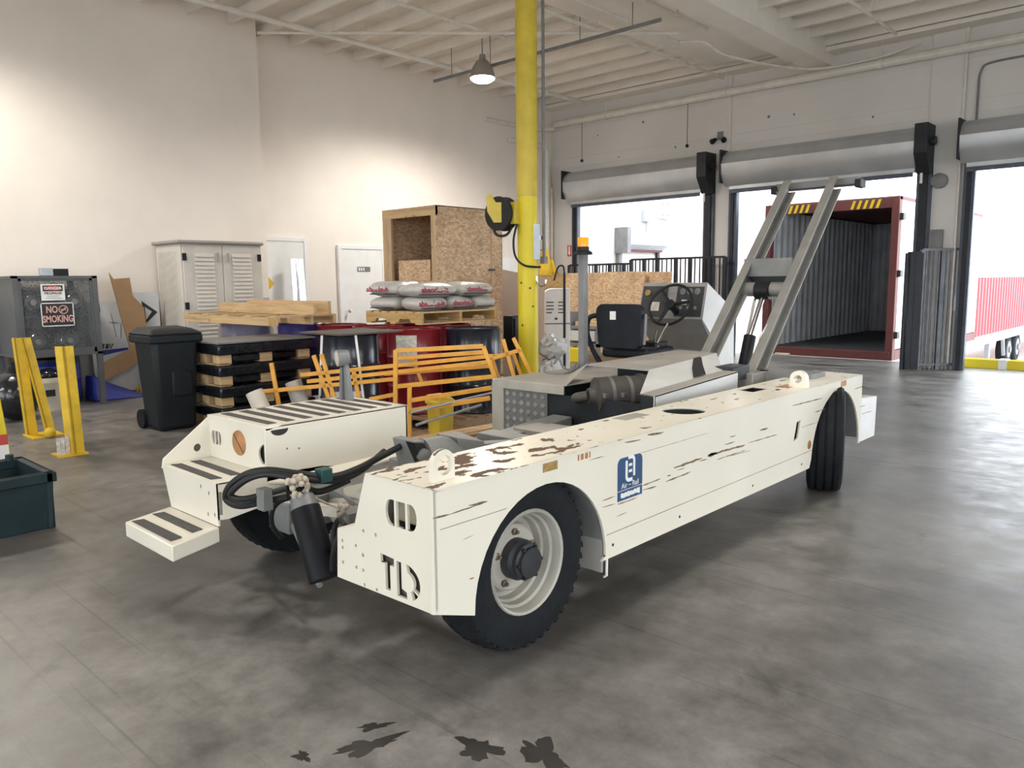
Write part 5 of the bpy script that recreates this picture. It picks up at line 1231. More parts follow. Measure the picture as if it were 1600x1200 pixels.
# dark tub in the left foreground
g = at(89, 824, z=0)
zt = at(82, 737, x=g.x).z
x0, x1, y0, y1 = g.x-.62, g.x, g.y-1.0, g.y
t = thing('plastic_tub', 'dark teal open plastic tub on the concrete floor', 'tub', ((x0+x1)/2, (y0+y1)/2, 0))
b = MB(); k = .03
b.hexa([(x0+k, y0+k, 0), (x1-k, y0+k, 0), (x1-k, y1-k, 0), (x0+k, y1-k, 0), (x0+k, y0+k, .03), (x1-k, y0+k, .03), (x1-k, y1-k, .03), (x0+k, y1-k, .03)])
for (a, c, d, e) in (((x0, y0), (x1, y0), (0, 1), 0), ((x1, y0), (x1, y1), (-1, 0), 0), ((x1, y1), (x0, y1), (0, -1), 0), ((x0, y1), (x0, y0), (1, 0), 0)):
    w = .03
    b.hexa([(a[0]+d[0]*.015, a[1]+d[1]*.015, 0), (c[0]+d[0]*.015, c[1]+d[1]*.015, 0), (c[0]+d[0]*(w+.015), c[1]+d[1]*(w+.015), 0), (a[0]+d[0]*(w+.015), a[1]+d[1]*(w+.015), 0),
            (a[0], a[1], zt), (c[0], c[1], zt), (c[0]+d[0]*w, c[1]+d[1]*w, zt), (a[0]+d[0]*w, a[1]+d[1]*w, zt)])
b.build('body', 'tub', t, bev=.006)
b = MB()
for (a, c) in (((x0-.015, y0-.015), (x1+.02, y0+.04)), ((x0-.015, y1-.04), (x1+.02, y1+.02)), ((x0-.015, y0), (x0+.04, y1)), ((x1-.04, y0), (x1+.02, y1))): b.box((a[0], a[1], zt-.06), (c[0], c[1], zt))
b.build('rim', 'tub', t, bev=.006)
MB().box((x0+.05, y0+.05, .03), (x1-.05, y1-.05, zt*.55)).build('contents', 'engine', t)
MB().tube([(x0+.05, y1-.08, zt), (x0+.05, y1-.08, zt+.04)], .025, 10).build('peg', 'tub', t)

# resin shed
SXf = -10.6
ya, yb = at(284, 420, x=SXf).y, at(411, 420, x=SXf).y
zt = at(300, 375, x=SXf).z
t = thing('storage_shed', 'beige resin garden shed with louvred double doors by the wall', 'shed', ((SXf+XN)/2, (ya+yb)/2, 0))
MB().box((XN+.06, ya, 0), (SXf-.03, yb, zt-.05)).build('body', 'resin', t, bev=.01)
MB().box((XN+.03, ya-.05, zt-.05), (SXf+.03, yb+.02, zt)).build('roof', 'resin_dark', t, bev=.02)
for i in range(14):
    x = XN+.12+i*(SXf-XN-.25)/14; MB().box((x, ya-.008, .1), (x+.02, ya+.0, zt-.15)).build('side_rib', 'resin', t)
ym_ = ya+(yb-ya)*.49
for k, (p, q) in enumerate(((ya+.03, ym_-.004), (ym_+.004, yb-.03))):
    d = MB().box((SXf-.03, p, .06), (SXf, q, zt-.07)).build('door', 'resin', t, bev=.006)
    w = q-p; pa, pb_ = (p+w*.28, p+w*.78) if k == 0 else (p+w*.24, p+w*.74)
    for i in range(30):
        z = .25+i*(zt-.42)/30
        MB().hexa([(SXf, pa, z), (SXf+.016, pa, z), (SXf+.016, pb_, z), (SXf, pb_, z), (SXf, pa, z+.05), (SXf+.002, pa, z+.05), (SXf+.002, pb_, z+.05), (SXf, pb_, z+.05)]).build('louvre', 'resin', d, smooth=False)
    hy = q-.07 if k == 0 else p+.07
    MB().box((SXf, hy-.012, zt-.3), (SXf+.02, hy+.012, zt-.17)).build('handle', 'resin_dark', d)
    ey = p+.02 if k == 0 else q-.02
    for z in (zt-.28, zt-.95): MB().box((SXf, ey-.035, z), (SXf+.015, ey+.02, z+.1)).build('hinge', 'black_plastic', d)

# wheeled bin
g = at(268, 674, z=0); c = g+Vector((-.22, .10, 0))
t = thing('wheeled_bin', 'black wheeled rubbish bin with lid beside the wrapped pallets', 'bin', c)
zt = 1.0
b = MB(); p = .195; q = .245
b.hexa([c+Vector((-p, -p, 0)), c+Vector((p, -p, 0)), c+Vector((p, p, 0)), c+Vector((-p, p, 0)), c+Vector((-q, -q, zt)), c+Vector((q, -q, zt)), c+Vector((q, q, zt)), c+Vector((-q, q, zt))])
b.build('body', 'bin', t, bev=.05)
MB().box(c+Vector((-q-.03, -q-.03, zt-.09)), c+Vector((q+.03, q+.03, zt))).build('collar', 'bin', t, bev=.02)
MB().hexa([c+Vector((-q-.04, -q-.04, zt)), c+Vector((q+.05, -q-.04, zt)), c+Vector((q+.05, q+.04, zt)), c+Vector((-q-.04, q+.04, zt)), c+Vector((-q+.04, -q+.04, zt+.07)), c+Vector((q-.06, -q+.04, zt+.05)), c+Vector((q-.06, q-.04, zt+.05)), c+Vector((-q+.04, q-.04, zt+.07))]).build('lid', 'bin', t, bev=.02)
MB().box(c+Vector((p-.02, -.06, .35)), c+Vector((q-.012, .16, .62))).build('front_panel', 'bin', t, bev=.02)
MB().tube([c+Vector((-q-.05, -.2, zt-.02)), c+Vector((-q-.05, .2, zt-.02))], .018, 8).build('handle', 'bin', t)
for s in (-1, 1): MB().lathe([(.1, -.03), (.1, .03)], c+Vector((-p-.02, s*.2, .1)), (0, 1, 0), 18).build('wheel', 'rubber', t)

# wrapped pallets
cn_ = dep(341, 545, 8.0); X1, Y0 = cn_.x, cn_.y; X0, Y1 = X1-.74, Y0+1.08
for k in range(4):
    z = k*.222
    t = thing('wrapped_pallet', ['bottom black-wrapped pallet of the stack beside the wheeled bin', 'second black-wrapped pallet from the floor beside the wheeled bin', 'third black-wrapped pallet from the floor beside the wheeled bin', 'topmost black-wrapped pallet of the stack beside the wheeled bin'][k], 'pallet', ((X0+X1)/2, (Y0+Y1)/2, z), 'black-wrapped pallets')
    for x in (X0+.0, (X0+X1)/2-.06, X1-.14):
        for y in (Y0, (Y0+Y1)/2-.07, Y1-.14):
            MB().box((x, y, z+.005), (x+.14, y+.14, z+.105)).build('block', 'wood_y', t, bev=.004)
    for y in (Y0, Y1-.14): MB().box((X0, y, z), (X1, y+.12, z+.018)).build('bottom_board', 'wood', t)
    MB().box((X0-.03, Y0-.02, z+.105), (X1+.04, Y1+.03, z+.22)).build('wrapped_load', 'film', t, bev=.02)
    MB().box((X0+.1, Y0+.16, z+.02), (X1-.02, Y1-.16, z+.104)).build('sagging_film', 'film', t, bev=.02)
top_z = 4*.222
solo(MB().box((X0-.04, Y0-.03, top_z), (X1+.05, Y1+.05, top_z+.018)), 'dark_sheet', 'mid_grey', 'dark grey sheet lying on top of the wrapped pallets', 'sheet', bev=.004)

# drums standing on pallets
def drum(p, m, label, group, lab=None):
    t = thing('steel_drum', label, 'drum', p, group)
    r = .286
    MB().lathe([(r-.01, 0), (r+.008, .01), (r, .03), (r, .27), (r+.012, .29), (r, .31), (r, .57), (r+.012, .59), (r, .61), (r, .845), (r+.008, .87), (r-.002, .88), (r-.012, .865)], p, (0, 0, 1), 36, cap=False).build('body', m, t)
    MB().lathe([(r-.01, .862), (0, .862)], p, (0, 0, 1), 36, cap=False).build('head', m, t)
    MB().lathe([(.035, .862), (.035, .88), (.0, .88)], Vector(p)+Vector((.15, -.1, 0)), (0, 0, 1), 14, cap=False).build('bung', 'grey_metal', t)
    if lab: 
        a0, a1, z0, z1, lm = lab; b = MB(); n = 6
        for i in range(n):
            q = [R(a0+(a1-a0)*(i+j)/n) for j in (0, 1)]
            b.add([(p[0]+(r+.002)*math.cos(q[0]), p[1]+(r+.002)*math.sin(q[0]), p[2]+z0), (p[0]+(r+.002)*math.cos(q[1]), p[1]+(r+.002)*math.sin(q[1]), p[2]+z0), (p[0]+(r+.002)*math.cos(q[1]), p[1]+(r+.002)*math.sin(q[1]), p[2]+z1), (p[0]+(r+.002)*math.cos(q[0]), p[1]+(r+.002)*math.sin(q[0]), p[2]+z1)], [(0, 1, 2, 3)])
        b.build('paper_label', lm, t, smooth=False)
    return t
def pallet(name, x0, x1, y0, y1, z, label, m='wood', my='wood_y', h=.14, n=7, alongx=False):
    t = thing(name, label, 'pallet', ((x0+x1)/2, (y0+y1)/2, z))
    if alongx:
        for i in range(n):
            x = x0+(x1-x0-.1)*i/(n-1); MB().box((x, y0, z+h-.018), (x+.1, y1, z+h)).build('deck_board', my, t, smooth=False)
        for i in range(3):
            y = y0+(y1-y0-.04)*i/2; w = x1-x0
            MB().prism([(x0, z+.018), (x0+w*.17, z+.018), (x0+w*.2, z+.06), (x0+w*.37, z+.06), (x0+w*.4, z+.018), (x0+w*.6, z+.018), (x0+w*.63, z+.06), (x0+w*.8, z+.06), (x0+w*.83, z+.018), (x1, z+.018), (x1, z+h-.018), (x0, z+h-.018)], 'y', y, y+.04).build('stringer', m, t, smooth=False)
        for i in range(3):
            x = x0+(x1-x0-.1)*i/2; MB().box((x, y0, z), (x+.1, y1, z+.018)).build('bottom_board', my, t, smooth=False)
        return t
    for i in range(n):
        y = y0+(y1-y0-.1)*i/(n-1)
        MB().box((x0, y, z+h-.018), (x1, y+.1, z+h)).build('deck_board', m, t, smooth=False)
    for i in range(3):
        x = x0+(x1-x0-.04)*i/2
        MB().box((x, y0, z+.018), (x+.04, y1, z+h-.018)).build('stringer', my, t, smooth=False)
    for i in range(3):
        y = y0+(y1-y0-.1)*i/2
        MB().box((x0, y, z), (x1, y+.1, z+.018)).build('bottom_board', m, t, smooth=False)
    return t
DZ = .142
d1 = dep(545, 560, 7.45); d2 = dep(648, 560, 8.25); d3 = dep(740, 560, 8.25)
drs = [(d1, 'drum_black', 'black steel drum with white straps beside the wrapped pallets', (-75, -15, .18, .36, 'label')),
       (d2, 'drum_red', 'dark red steel drum with a torn white label under the bag pallet', (-80, -35, .5, .82, 'label')),
       (d3, 'drum_black', 'glossy black steel drum under the right end of the bag pallet', None)]
for p, m, l, lab in drs: drum((p.x, p.y, DZ), m, l, 'drums on the floor pallets', lab)
dx = (d2.x+d3.x)/2; 
more_drums = [(dep(592, 520, 8.75), 'drum_red', 'dark red steel drum behind the strapped black drum'), (dep(697, 520, 8.95), 'drum_red', 'dark red steel drum behind the gap of the front drums'),
              (dep(535, 520, 9.15), 'drum_red', 'dark red steel drum behind the two strapped drums'), (dep(472, 520, 9.6), 'drum_blue', 'blue steel drum right of the film-wrapped blue drum'),
              (dep(385, 520, 9.7), 'drum_blue', 'blue steel drum wrapped in clear film under the wooden tray'), (dep(640, 520, 9.4), 'drum_red', 'dark red steel drum in the back row under the bag pallet')]
for p, m, l in more_drums: drum((p.x, p.y, DZ), m, l, 'drums on the floor pallets')
def floor_pallet(ps, label):
    x0, x1 = min(p.x for p in ps)-.32, max(p.x for p in ps)+.32; y0, y1 = min(p.y for p in ps)-.32, max(p.y for p in ps)+.32
    return pallet('wooden_pallet', x0, x1, y0, y1, 0, label, 'wood_dark', 'wood_dark')
floor_pallet([d1], 'dark wooden pallet under the strapped black drum')
floor_pallet([d2, d3]+[p for p, m, l in more_drums if m == 'drum_red'][:1], 'dark wooden pallet under the red and black drums')
# clear film over the blue drum, straps of the black drum
p = more_drums[4][0]
solo(MB().lathe([(.33, 0), (.34, .4), (.33, .8), (.3, .9)], (p.x, p.y, DZ), (0, 0, 1), 28, cap=False), 'stretch_film', 'clear_film', 'wrinkled clear stretch film round the blue drum', 'film')
fwd = Vector((fw.x, fw.y, 0)).normalized(); rgt = Vector((rt.x, rt.y, 0)).normalized()
for a, l in ((-.24, 'white strap on the black drum towards the wrapped pallets'), (.16, 'white strap on the black drum towards the red drum')):
    c0 = Vector((d1.x, d1.y, DZ)); dpt = math.sqrt(max(.0, .296**2-a*a))
    p1 = c0+rgt*a*.8-fwd*math.sqrt(.3**2-(a*.8)**2)+Vector((0, 0, .88)); p2 = c0+rgt*a*1.2-fwd*math.sqrt(max(.01, .306**2-(a*1.2)**2))+Vector((0, 0, .05))
    solo(MB().bar(p1, p2, .022, .004, upv=fwd), 'strap', 'white_print', l, 'strap', 'straps on the black drum')
q = dep(500, 512, 7.3)
cw = Vector((d1.x, d1.y, DZ+.885))
solo(MB().box((cw.x-.34, cw.y-.32, cw.z), (cw.x+.32, cw.y+.42, cw.z+.018)), 'cover_board', 'cover', 'dark thin board lying on top of the strapped black drum', 'board', bev=.004)

# bag pallet on the drums
z0 = DZ+.885
c = at(658, 508, z=z0); xl = at(563, 499, z=z0); yr_ = at(783, 498, z=z0)
px0, px1, py0, py1 = c.x-1.0, c.x, c.y, c.y+1.22
pallet('wooden_pallet', px0, px1, py0, py1, z0, 'wooden pallet of bags resting on the red and black drums', 'wood_old', 'wood_y', .145, 7, True)
def bag(cx, cy, z, lx, ly, h, rz, label, txt=True):
    t = thing('absorbent_bag', label, 'bag', (0, 0, 0), 'absorbent bags on the pallet', world=False)
    b = MB(); nu, nv = 26, 12; rnd = random.Random(int(cx*1000+cy*77))
    ph = [rnd.uniform(0, 6) for _ in range(4)]
    vs = []; fs = []
    for i in range(nv+1):
        th = math.pi*(i/nv-.5)
        for k in range(nu):
            a = 2*math.pi*k/nu
            def se(w, m): return math.copysign(abs(w)**m, w)
            x = lx/2*se(math.cos(th), .45)*se(math.cos(a), .45); y = ly/2*se(math.cos(th), .45)*se(math.sin(a), .5); zz = h/2*se(math.sin(th), .8)
            e = max(abs(x)/(lx/2), abs(y)/(ly/2)); zz *= (1-.45*e**4)
            zz += .012*math.sin(9*x+ph[0])*math.cos(8*y+ph[1])*(1 if th > 0 else .2); x += .012*math.sin(7*y+ph[2])
            vs.append((x, y, zz+h/2))
        for k in range(nu):
            if i < nv: fs.append((i*nu+k, i*nu+(k+1) % nu, (i+1)*nu+(k+1) % nu, (i+1)*nu+k))
    b.add(vs, fs); b.build('sack', 'bag', t, ang=80)
    MB().box((lx*.30, -ly*.38, h*.16), (lx*.492, ly*.38, h*.24)).build('dark_band', 'bag_dark', t, bev=.01)
    if txt:
        text('lettering', 'absorbs-it', .085, face_mtx((lx*.5+.006, -ly*.10, h*.5), (0, 1, 0), (-.25, 0, 1)), 'bag_red', t, .003, 1.05)
    t.location = (cx, cy, z); t.rotation_euler = (0, 0, rz); return t
zb_ = z0+.146
hb = .165
bag(px1-.22, py0+.24, zb_, .44, .44, hb, R(-6), 'grey bag with red lettering at the near corner of the bottom layer')
bag(px1-.22, py0+.68, zb_, .44, .42, hb, R(4), 'grey bag in the middle of the bottom layer')
bag(px1-.22, py0+1.06, zb_, .44, .33, hb, R(0), 'shiny grey bag at the column end of the bottom layer', False)
bag(px0+.26, py0+.24, zb_, .50, .46, hb, R(-90), 'grey bag at the far left end of the bottom layer', False)
bag(px0+.27, py0+.82, zb_, .5, .66, hb, R(0), 'grey bag in the back of the bottom layer', False)
bag(px1-.25, py0+.32, zb_+hb*.93, .50, .60, hb, R(-8), 'grey bag with red lettering on top above the near corner')
bag(px1-.25, py0+.92, zb_+hb*.95, .50, .60, hb, R(5), 'shiny grey bag with red lettering on top at the column end')
bag(px0+.25, py0+.28, zb_+hb*.95, .54, .50, hb*1.12, R(-85), 'highest grey bag at the left end of the top layer')
bag(px0+.27, py0+.88, zb_+hb*.94, .5, .6, hb, R(3), 'grey bag at the back of the top layer', False)

# wooden tray of boards on the wrapped drums
z0 = 1.035
c = at(430, 510, z=z0); lft = at(256, 503, z=z0)
tx0, tx1, ty0, ty1 = lft.x, c.x, c.y, c.y+.8
t = thing('wooden_tray', 'open wooden pallet frame of pale boards on top of the blue drums', 'wooden frame', ((tx0+tx1)/2, (ty0+ty1)/2, z0))
for y in (ty0, ty0+.45, ty1-.04): MB().box((tx0, y, z0), (tx1, y+.04, z0+.09)).build('stringer', 'wood', t, smooth=False)
for i in range(5): MB().box((tx0+i*(tx1-tx0-.14)/4, ty0, z0+.09), (tx0+i*(tx1-tx0-.14)/4+.14, ty1, z0+.11)).build('deck_board', 'wood_y', t, smooth=False)
for k in range(4): MB().box((tx1-.03-k*.03, ty0-.012, z0+.002), (tx1-.008-k*.03, ty0, z0+.088)).build('end_block', 'wood_old', t, smooth=False)
b2 = at(505, 497, z=z0+.1)
t = thing('lumber_board', 'wide pale plank standing on edge on the wooden frame', 'plank', ((tx0+b2.x)/2, ty0+.5, z0+.11))
MB().box((tx0+.12, ty0+.42, z0+.11), (tx1+.12, ty0+.46, z0+.23)).build('plank', 'wood', t, smooth=False)
t = thing('lumber_board', 'long pale plank behind the standing plank on the wooden frame', 'plank', (tx1-.2, ty1-.1, z0+.11))
MB().box((tx0+.4, ty1-.12, z0+.11), (tx1+.02, ty1-.08, z0+.26)).build('plank', 'wood', t, smooth=False)

# orange steel frames leaning in front of the drums
def px_frame(name, segs, depth, w, label, m='orange_steel', slope=0, group=None):
    """bars given by picture points on an upright plane facing the aisle"""
    base = dep(620, 640, depth); t = thing(name, label, 'steel frame', (base.x, base.y, 0), group)
    for (u0, v0, u1, v1) in segs:
        def P(u, v):
            r = ray(u, v); n = Vector((fw.x, fw.y, 0)).normalized(); d0 = depth/fw.dot(n)*1.0
            return CAM+r*((depth)/r.dot(n)*1.0)+n*(slope*(v-640)/100)
        p, q = P(u0, v0), P(u1, v1)
        p.z = max(p.z, w/2+.002); q.z = max(q.z, w/2+.002)
        MB().bar(p, q, w, w, upv=fwd).build('bar', m, t, bev=.003)
    return t
px_frame('orange_frame', [(618, 547, 618, 720), (618, 548, 755, 541), (755, 541, 773, 589), (618, 604, 773, 588), (640, 602, 640, 720), (640, 626, 768, 606), (640, 642, 766, 622)], 6.6, .036, 'orange steel gate frame with a tall upright in front of the drums')
px_frame('orange_frame', [(408, 612, 618, 592), (424, 567, 446, 690), (490, 555, 520, 640), (502, 553, 528, 640), (470, 586, 770, 556), (480, 596, 770, 565), (552, 578, 577, 700), (577, 624, 618, 616), (770, 560, 815, 546), (786, 530, 806, 600), (802, 528, 830, 585), (618, 560, 760, 550), (408, 612, 420, 720)], 6.85, .034, 'long orange ladder-like steel frame lying behind the gate frame')
px_frame('orange_frame', [(768, 556, 788, 620), (768, 557, 802, 552), (802, 552, 824, 615), (645, 560, 660, 600), (600, 585, 770, 572)], 7.1, .03, 'short orange steel frame between the drums and yellow column')
for (u0, v0, u1, v1, r, l, m, d) in [(397, 612, 422, 668, .075, 'cream plastic pipe end beside the orange frame', 'bucket', 6.75), (458, 596, 480, 660, .075, 'grey plastic pipe end behind the long orange frame', 'hood_dust', 7.0)]:
    p, q = dep(u0, v0, d), dep(u1, v1, d)
    e = p+(q-p)*((p.z-.08)/(p.z-q.z))
    solo(MB().tube([p, e], r, 18), 'plastic_pipe', m, l, 'pipe')
for u0, v0, u1, v1, l in ((640, 645, 772, 613, 'upper bare steel rod lying across the orange frames'), (650, 664, 752, 633, 'lower bare steel rod lying across the orange frames')):
    solo(MB().tube([dep(u0, v0, 6.45), dep(u1, v1, 6.9)], .012, 8), 'steel_rod', 'steel_light', l, 'rod')
g = dep(705, 668, 7.0)
pallet('wooden_pallet', g.x-.36, g.x+.36, g.y-.36, g.y+.36, .0, 'low brown pallet on the floor behind the step box', 'wood_dark', 'wood_dark')
q = dep(683, 640, 7.0); 
q = dep(688, 640, 7.0)
t = thing('yellow_crate', 'yellow plastic crate on the low brown pallet', 'crate', (q.x, q.y, .142))
MB().hexa([(q.x-.08, q.y-.08, .142), (q.x+.08, q.y-.08, .142), (q.x+.08, q.y+.08, .142), (q.x-.08, q.y+.08, .142), (q.x-.09, q.y-.09, .5), (q.x+.09, q.y-.09, .5), (q.x+.09, q.y+.09, .46), (q.x-.09, q.y+.09, .5)]).build('body', 'reel_yellow', t, bev=.01)
MB().box((q.x-.098, q.y-.098, .42), (q.x+.098, q.y+.098, .45)).build('rim', 'reel_yellow', t, bev=.006)
g = at(740, 676, z=.3)
solo(MB().bar(dep(640, 690, 6.3), dep(800, 662, 6.9), .16, .03), 'wood_plank', 'wood', 'reddish plank lying behind the chassis frame', 'plank')

# ---- timber crate
C0 = dep(680, 320, 10.4); cz = C0.z; cx, cy = C0.x, C0.y
cxl = at(597, 330, y=cy).x; cyr = at(784, 336, x=cx).y
t = thing('timber_crate', 'tall open crate of strand board and pale studs', 'crate', ((cxl+cx)/2, (cy+cyr)/2, 0))
MB().box((cx-.012, cy, .1), (cx, cyr, cz)).build('side_panel', 'osb', t, smooth=False)
MB().box((cxl, cy, .1), (cxl+.012, cyr, cz)).build('side_panel', 'osb', t, smooth=False)
MB().box((cxl, cyr-.012, .1), (cx, cyr, cz)).build('back_panel', 'osb', t, smooth=False)
MB().box((cxl, cy, cz-.012), (cx, cyr, cz)).build('roof_panel', 'osb', t, smooth=False)
MB().box((cxl, cy, .1), (cx, cyr, .12)).build('floor_panel', 'osb', t, smooth=False)
for x in (cxl+.013, cxl+.1, cx-.1): MB().box((x, cy-.001, .0), (x+.088, cy+.04, cz-.12)).build('stud', 'wood_z', t, smooth=False)
MB().box((cxl, cy-.002, cz-.13), (cx-.0, cy+.04, cz-.013)).build('header', 'wood', t, smooth=False)
MB().box((cxl+.2, cy+.0, 0.3), (cx-.1, cy+.02, cz-1.0)).build('front_panel', 'osb', t, smooth=False)
MB().box((cxl+.35, cy-.012, cz-1.0), (cx-.12, cy+.0, cz-.72)).build('front_panel', 'osb', t, smooth=False)
for z in (cz-.6, cz-.3): MB().box((cxl+.02, cyr-.06, z), (cx-.02, cyr-.02, z+.04)).build('batten', 'wood', t, smooth=False)
for z in (0.0,): 
    for y in (cy+.1, cyr-.2): MB().box((cxl, y, 0), (cx, y+.1, .1)).build('skid', 'wood', t, smooth=False)
xq = at(768, 420, x=cx+.002)
tt = MB().box((cx+.001, xq.y-.012, .2), (cx+.003, xq.y+.012, cz)).build('strap', 'disc', t, smooth=False)
MB().box((cx+.003, xq.y-.06, xq.z-.03), (cx+.02, xq.y+.06, xq.z+.0)).build('strap_buckle', 'dark_metal', t)
# tan panel behind the column
pA, pB = dep(784, 421, 11.2), dep(815, 428, 11.2)
b = MB().hexa([(pA.x, pA.y, 0), (pB.x+.25, pB.y+.2, 0), (pB.x+.24, pB.y+.23, 0), (pA.x-.01, pA.y+.03, 0), (pA.x, pA.y, pA.z), (pB.x+.25, pB.y+.2, pB.z-.06), (pB.x+.24, pB.y+.23, pB.z-.06), (pA.x-.01, pA.y+.03, pA.z)])
solo(b, 'board_panel', 'tan_panel', 'plain tan board standing between the crate and the column', 'board')
wq = at(798, 412, x=XF+.02)
struct(MB().box((XF, wq.y-.5, wq.z-.35), (XF+.03, wq.y+.5, wq.z+.12)).build('window_1', 'white_paint', smooth=False))

# ---- yellow column with hose reel
cp = dep(826, 577, 9.0); cr = .115
t = thing('yellow_column', 'round yellow steel column rising to the roof behind the vehicle', 'column', (cp.x, cp.y, 0))
zc_ = at(826, 308, x=cp.x).z
MB().lathe([(cr, 0), (cr, zc_)], (cp.x, cp.y, 0), (0, 0, 1), 32).build('shaft', 'yellow', t)
MB().lathe([(cr+.004, zc_), (cr+.004, 5.5)], (cp.x, cp.y, 0), (0, 0, 1), 32).build('upper_sleeve', 'reel_yellow', t)
MB().box((cp.x-.2, cp.y-.2, 0), (cp.x+.2, cp.y+.2, .02)).build('base_plate', 'yellow', t)
fd = -fwd
for u, v in ((829, 450), (812, 442), (815, 508), (834, 478)):
    q = at(u, v, x=cp.x); d = Vector((rgt.x*(u-826)/31*2*.1, rgt.y*(u-826)/31*2*.1, 0))+fd*.1
    MB().ball(Vector((cp.x, cp.y, q.z))+d.normalized()*cr, .012, 8, 5).build('bolt', 'dark_metal', t)
pq = Vector((cp.x, cp.y, 0))+rgt*(cr+.07)
cnd = thing('column_conduit', 'slim dark conduit running down beside the yellow column', 'conduit', (pq.x, pq.y, 1.6))
zl = at(851, 405, x=pq.x).z
MB().tube([(pq.x, pq.y, 5.5), (pq.x, pq.y, zl)], .018, 10).build('tube', 'mid_grey', cnd)
MB().box((pq.x-.03, pq.y-.03, zl-.05), (pq.x+.03, pq.y+.03, zl+.03)).build('fitting', 'mid_grey', cnd)
MB().box(Vector((pq.x, pq.y, zl+.22))-rgt*.09-fwd*.02, Vector((pq.x, pq.y, zl+.26))+fwd*.02).build('bracket', 'chrome', cnd)
hk = Vector((cp.x, cp.y, at(838, 440, x=cp.x).z))+rgt*.1-fwd*.07
solo(MB().tube(smooth_path([hk+Vector((0, 0, .06)), hk+Vector((0, 0, 0)), hk+rgt*.04+Vector((0, 0, -.05)), hk+rgt*.09+Vector((0, 0, -.03)), hk+rgt*.1+Vector((0, 0, .02))], 4), .012, 8), 'wall_hook', 'chrome', 'bright metal hook bolted to the yellow column', 'hook')
bx = Vector((cp.x, cp.y, 0))+rgt*.1-fwd*.08; za, zb2 = at(836, 350, x=bx.x).z, at(838, 405, x=bx.x).z
solo(MB().bar((bx.x, bx.y, za), (bx.x, bx.y, zb2), .07, .03, upv=fwd), 'outlet_strip', 'steel_light', 'bright metal outlet strip on the yellow column', 'outlet')
# reel
rc = Vector((cp.x, cp.y, at(787, 336, x=cp.x-.3).z))-rgt*.29
t = thing('hose_reel', 'yellow hose reel with black hose mounted on the yellow column', 'hose reel', (rc.x, rc.y, rc.z-.22))
rax = (fwd*.78+rgt*.62).normalized()
MB().lathe([(.06, -.07), (.19, -.07), (.19, -.055), (.14, -.05), (.14, .05), (.19, .055), (.19, .07), (.06, .07)], rc, rax, 30).build('drum', 'black_plastic', t)
MB().lathe([(.14, -.05), (.175, -.035), (.175, .035), (.14, .05)], rc, rax, 30).build('hose_coil', 'hose', t)
def RP(a, z, o): return rc+rgt*a+Vector((0, 0, z))-rax*o
MB().sheet([RP(-.10, .19, .1), RP(-.05, .21, .1), RP(.0, .12, .1), RP(.24, .12, .1), RP(.24, -.1, .1), RP(-.02, -.1, .1), RP(-.09, .02, .1)], .012, -rax).build('side_plate', 'reel_yellow', t)
MB().box(RP(.17, -.12, .12), RP(.27, .12, .02)).build('mount_block', 'reel_yellow', t, bev=.005)
MB().sheet([RP(.09, .02, .113), RP(.19, .02, .113), RP(.19, .05, .113), RP(.09, .05, .113)], .001, -rax).build('emblem', 'black_print', t, smooth=False)
MB().tube(smooth_path([rc+rgt*-.1+Vector((0, 0, -.16)), rc+rgt*-.05+Vector((0, 0, -.24))-fwd*.05, rc+rgt*.06+Vector((0, 0, -.23))-fwd*.05, rc+rgt*.13+Vector((0, 0, -.1))], 5), .016, 8).build('slack_loop', 'hose', t)
MB().tube(smooth_path([rc+rgt*.17+Vector((0, 0, -.12))-fwd*.1, rc+rgt*.13+Vector((0, 0, -.3))-fwd*.12, rc+rgt*.15+Vector((0, 0, -.48))-fwd*.14, rc+rgt*.25+Vector((0, 0, -.58))-fwd*.15, rc+rgt*.43+Vector((0, 0, -.60))-fwd*.1], 6), .012, 8).build('supply_hose', 'hose', t)

# ---- corner clutter by the dock wall
g = dep(868, 480, 12.6)
t = thing('machine_cabinet', 'white louvred machine cabinet with rounded top in the corner', 'machine', (g.x, g.y, 0))
W = .22
b = MB()
prof = [(-W, 0), (W, 0), (W, 1.38), (-.02, 1.38)]+arc((-W+.16, 1.22), .16, 90, 180, 5)
vs = [Vector((g.x, g.y, 0))+rgt*a+Vector((0, 0, z))-fwd*.2 for a, z in prof]; b.sheet(vs, .4, fwd)
b.build('housing', 'white_paint', t, bev=.01)
for k in range(4):
    for s in (-.16, .03): MB().bar(g*0+Vector((g.x, g.y, 0))+rgt*s-fwd*.203+Vector((0, 0, 1.16-k*.055)), Vector((g.x, g.y, 0))+rgt*(s+.12-.03*(k == 3))-fwd*.203+Vector((0, 0, 1.16-k*.055)), .01, .016, upv=(0, 0, 1)).build('louvre_slot', 'black_print', t)
MB().bar(Vector((g.x, g.y, .82))-rgt*W-fwd*.203, Vector((g.x, g.y, .82))+rgt*W-fwd*.203, .01, .02).build('seam', 'mid_grey', t)
MB().lathe([(.02, 0), (.02, .03)], Vector((g.x, g.y, .9))-fwd*.2, -fwd, 10).build('lock', 'dark_metal', t)
t = thing('timber_sheet', 'orange-brown wooden panel behind the white machine cabinet', 'panel', g+fwd*.26-Vector((0, 0, g.z)))
gb_ = Vector((g.x, g.y, 0))+fwd*.24-rgt*.06
MB().sheet([gb_-rgt*.22, gb_+rgt*.2, gb_+rgt*.2+Vector((0, 0, 1.6)), gb_-rgt*.22+Vector((0, 0, 1.6))], .03, fwd).build('panel', 'wood_old', t)
g2 = dep(882, 520, 12.1)
t = thing('pole_stand', 'thin black pole on a splayed foot beside the white cabinet', 'pole', (g2.x, g2.y, 0))
MB().tube([(g2.x, g2.y, 0), (g2.x, g2.y, 1.62)], .02, 8).build('pole', 'black_steel', t)
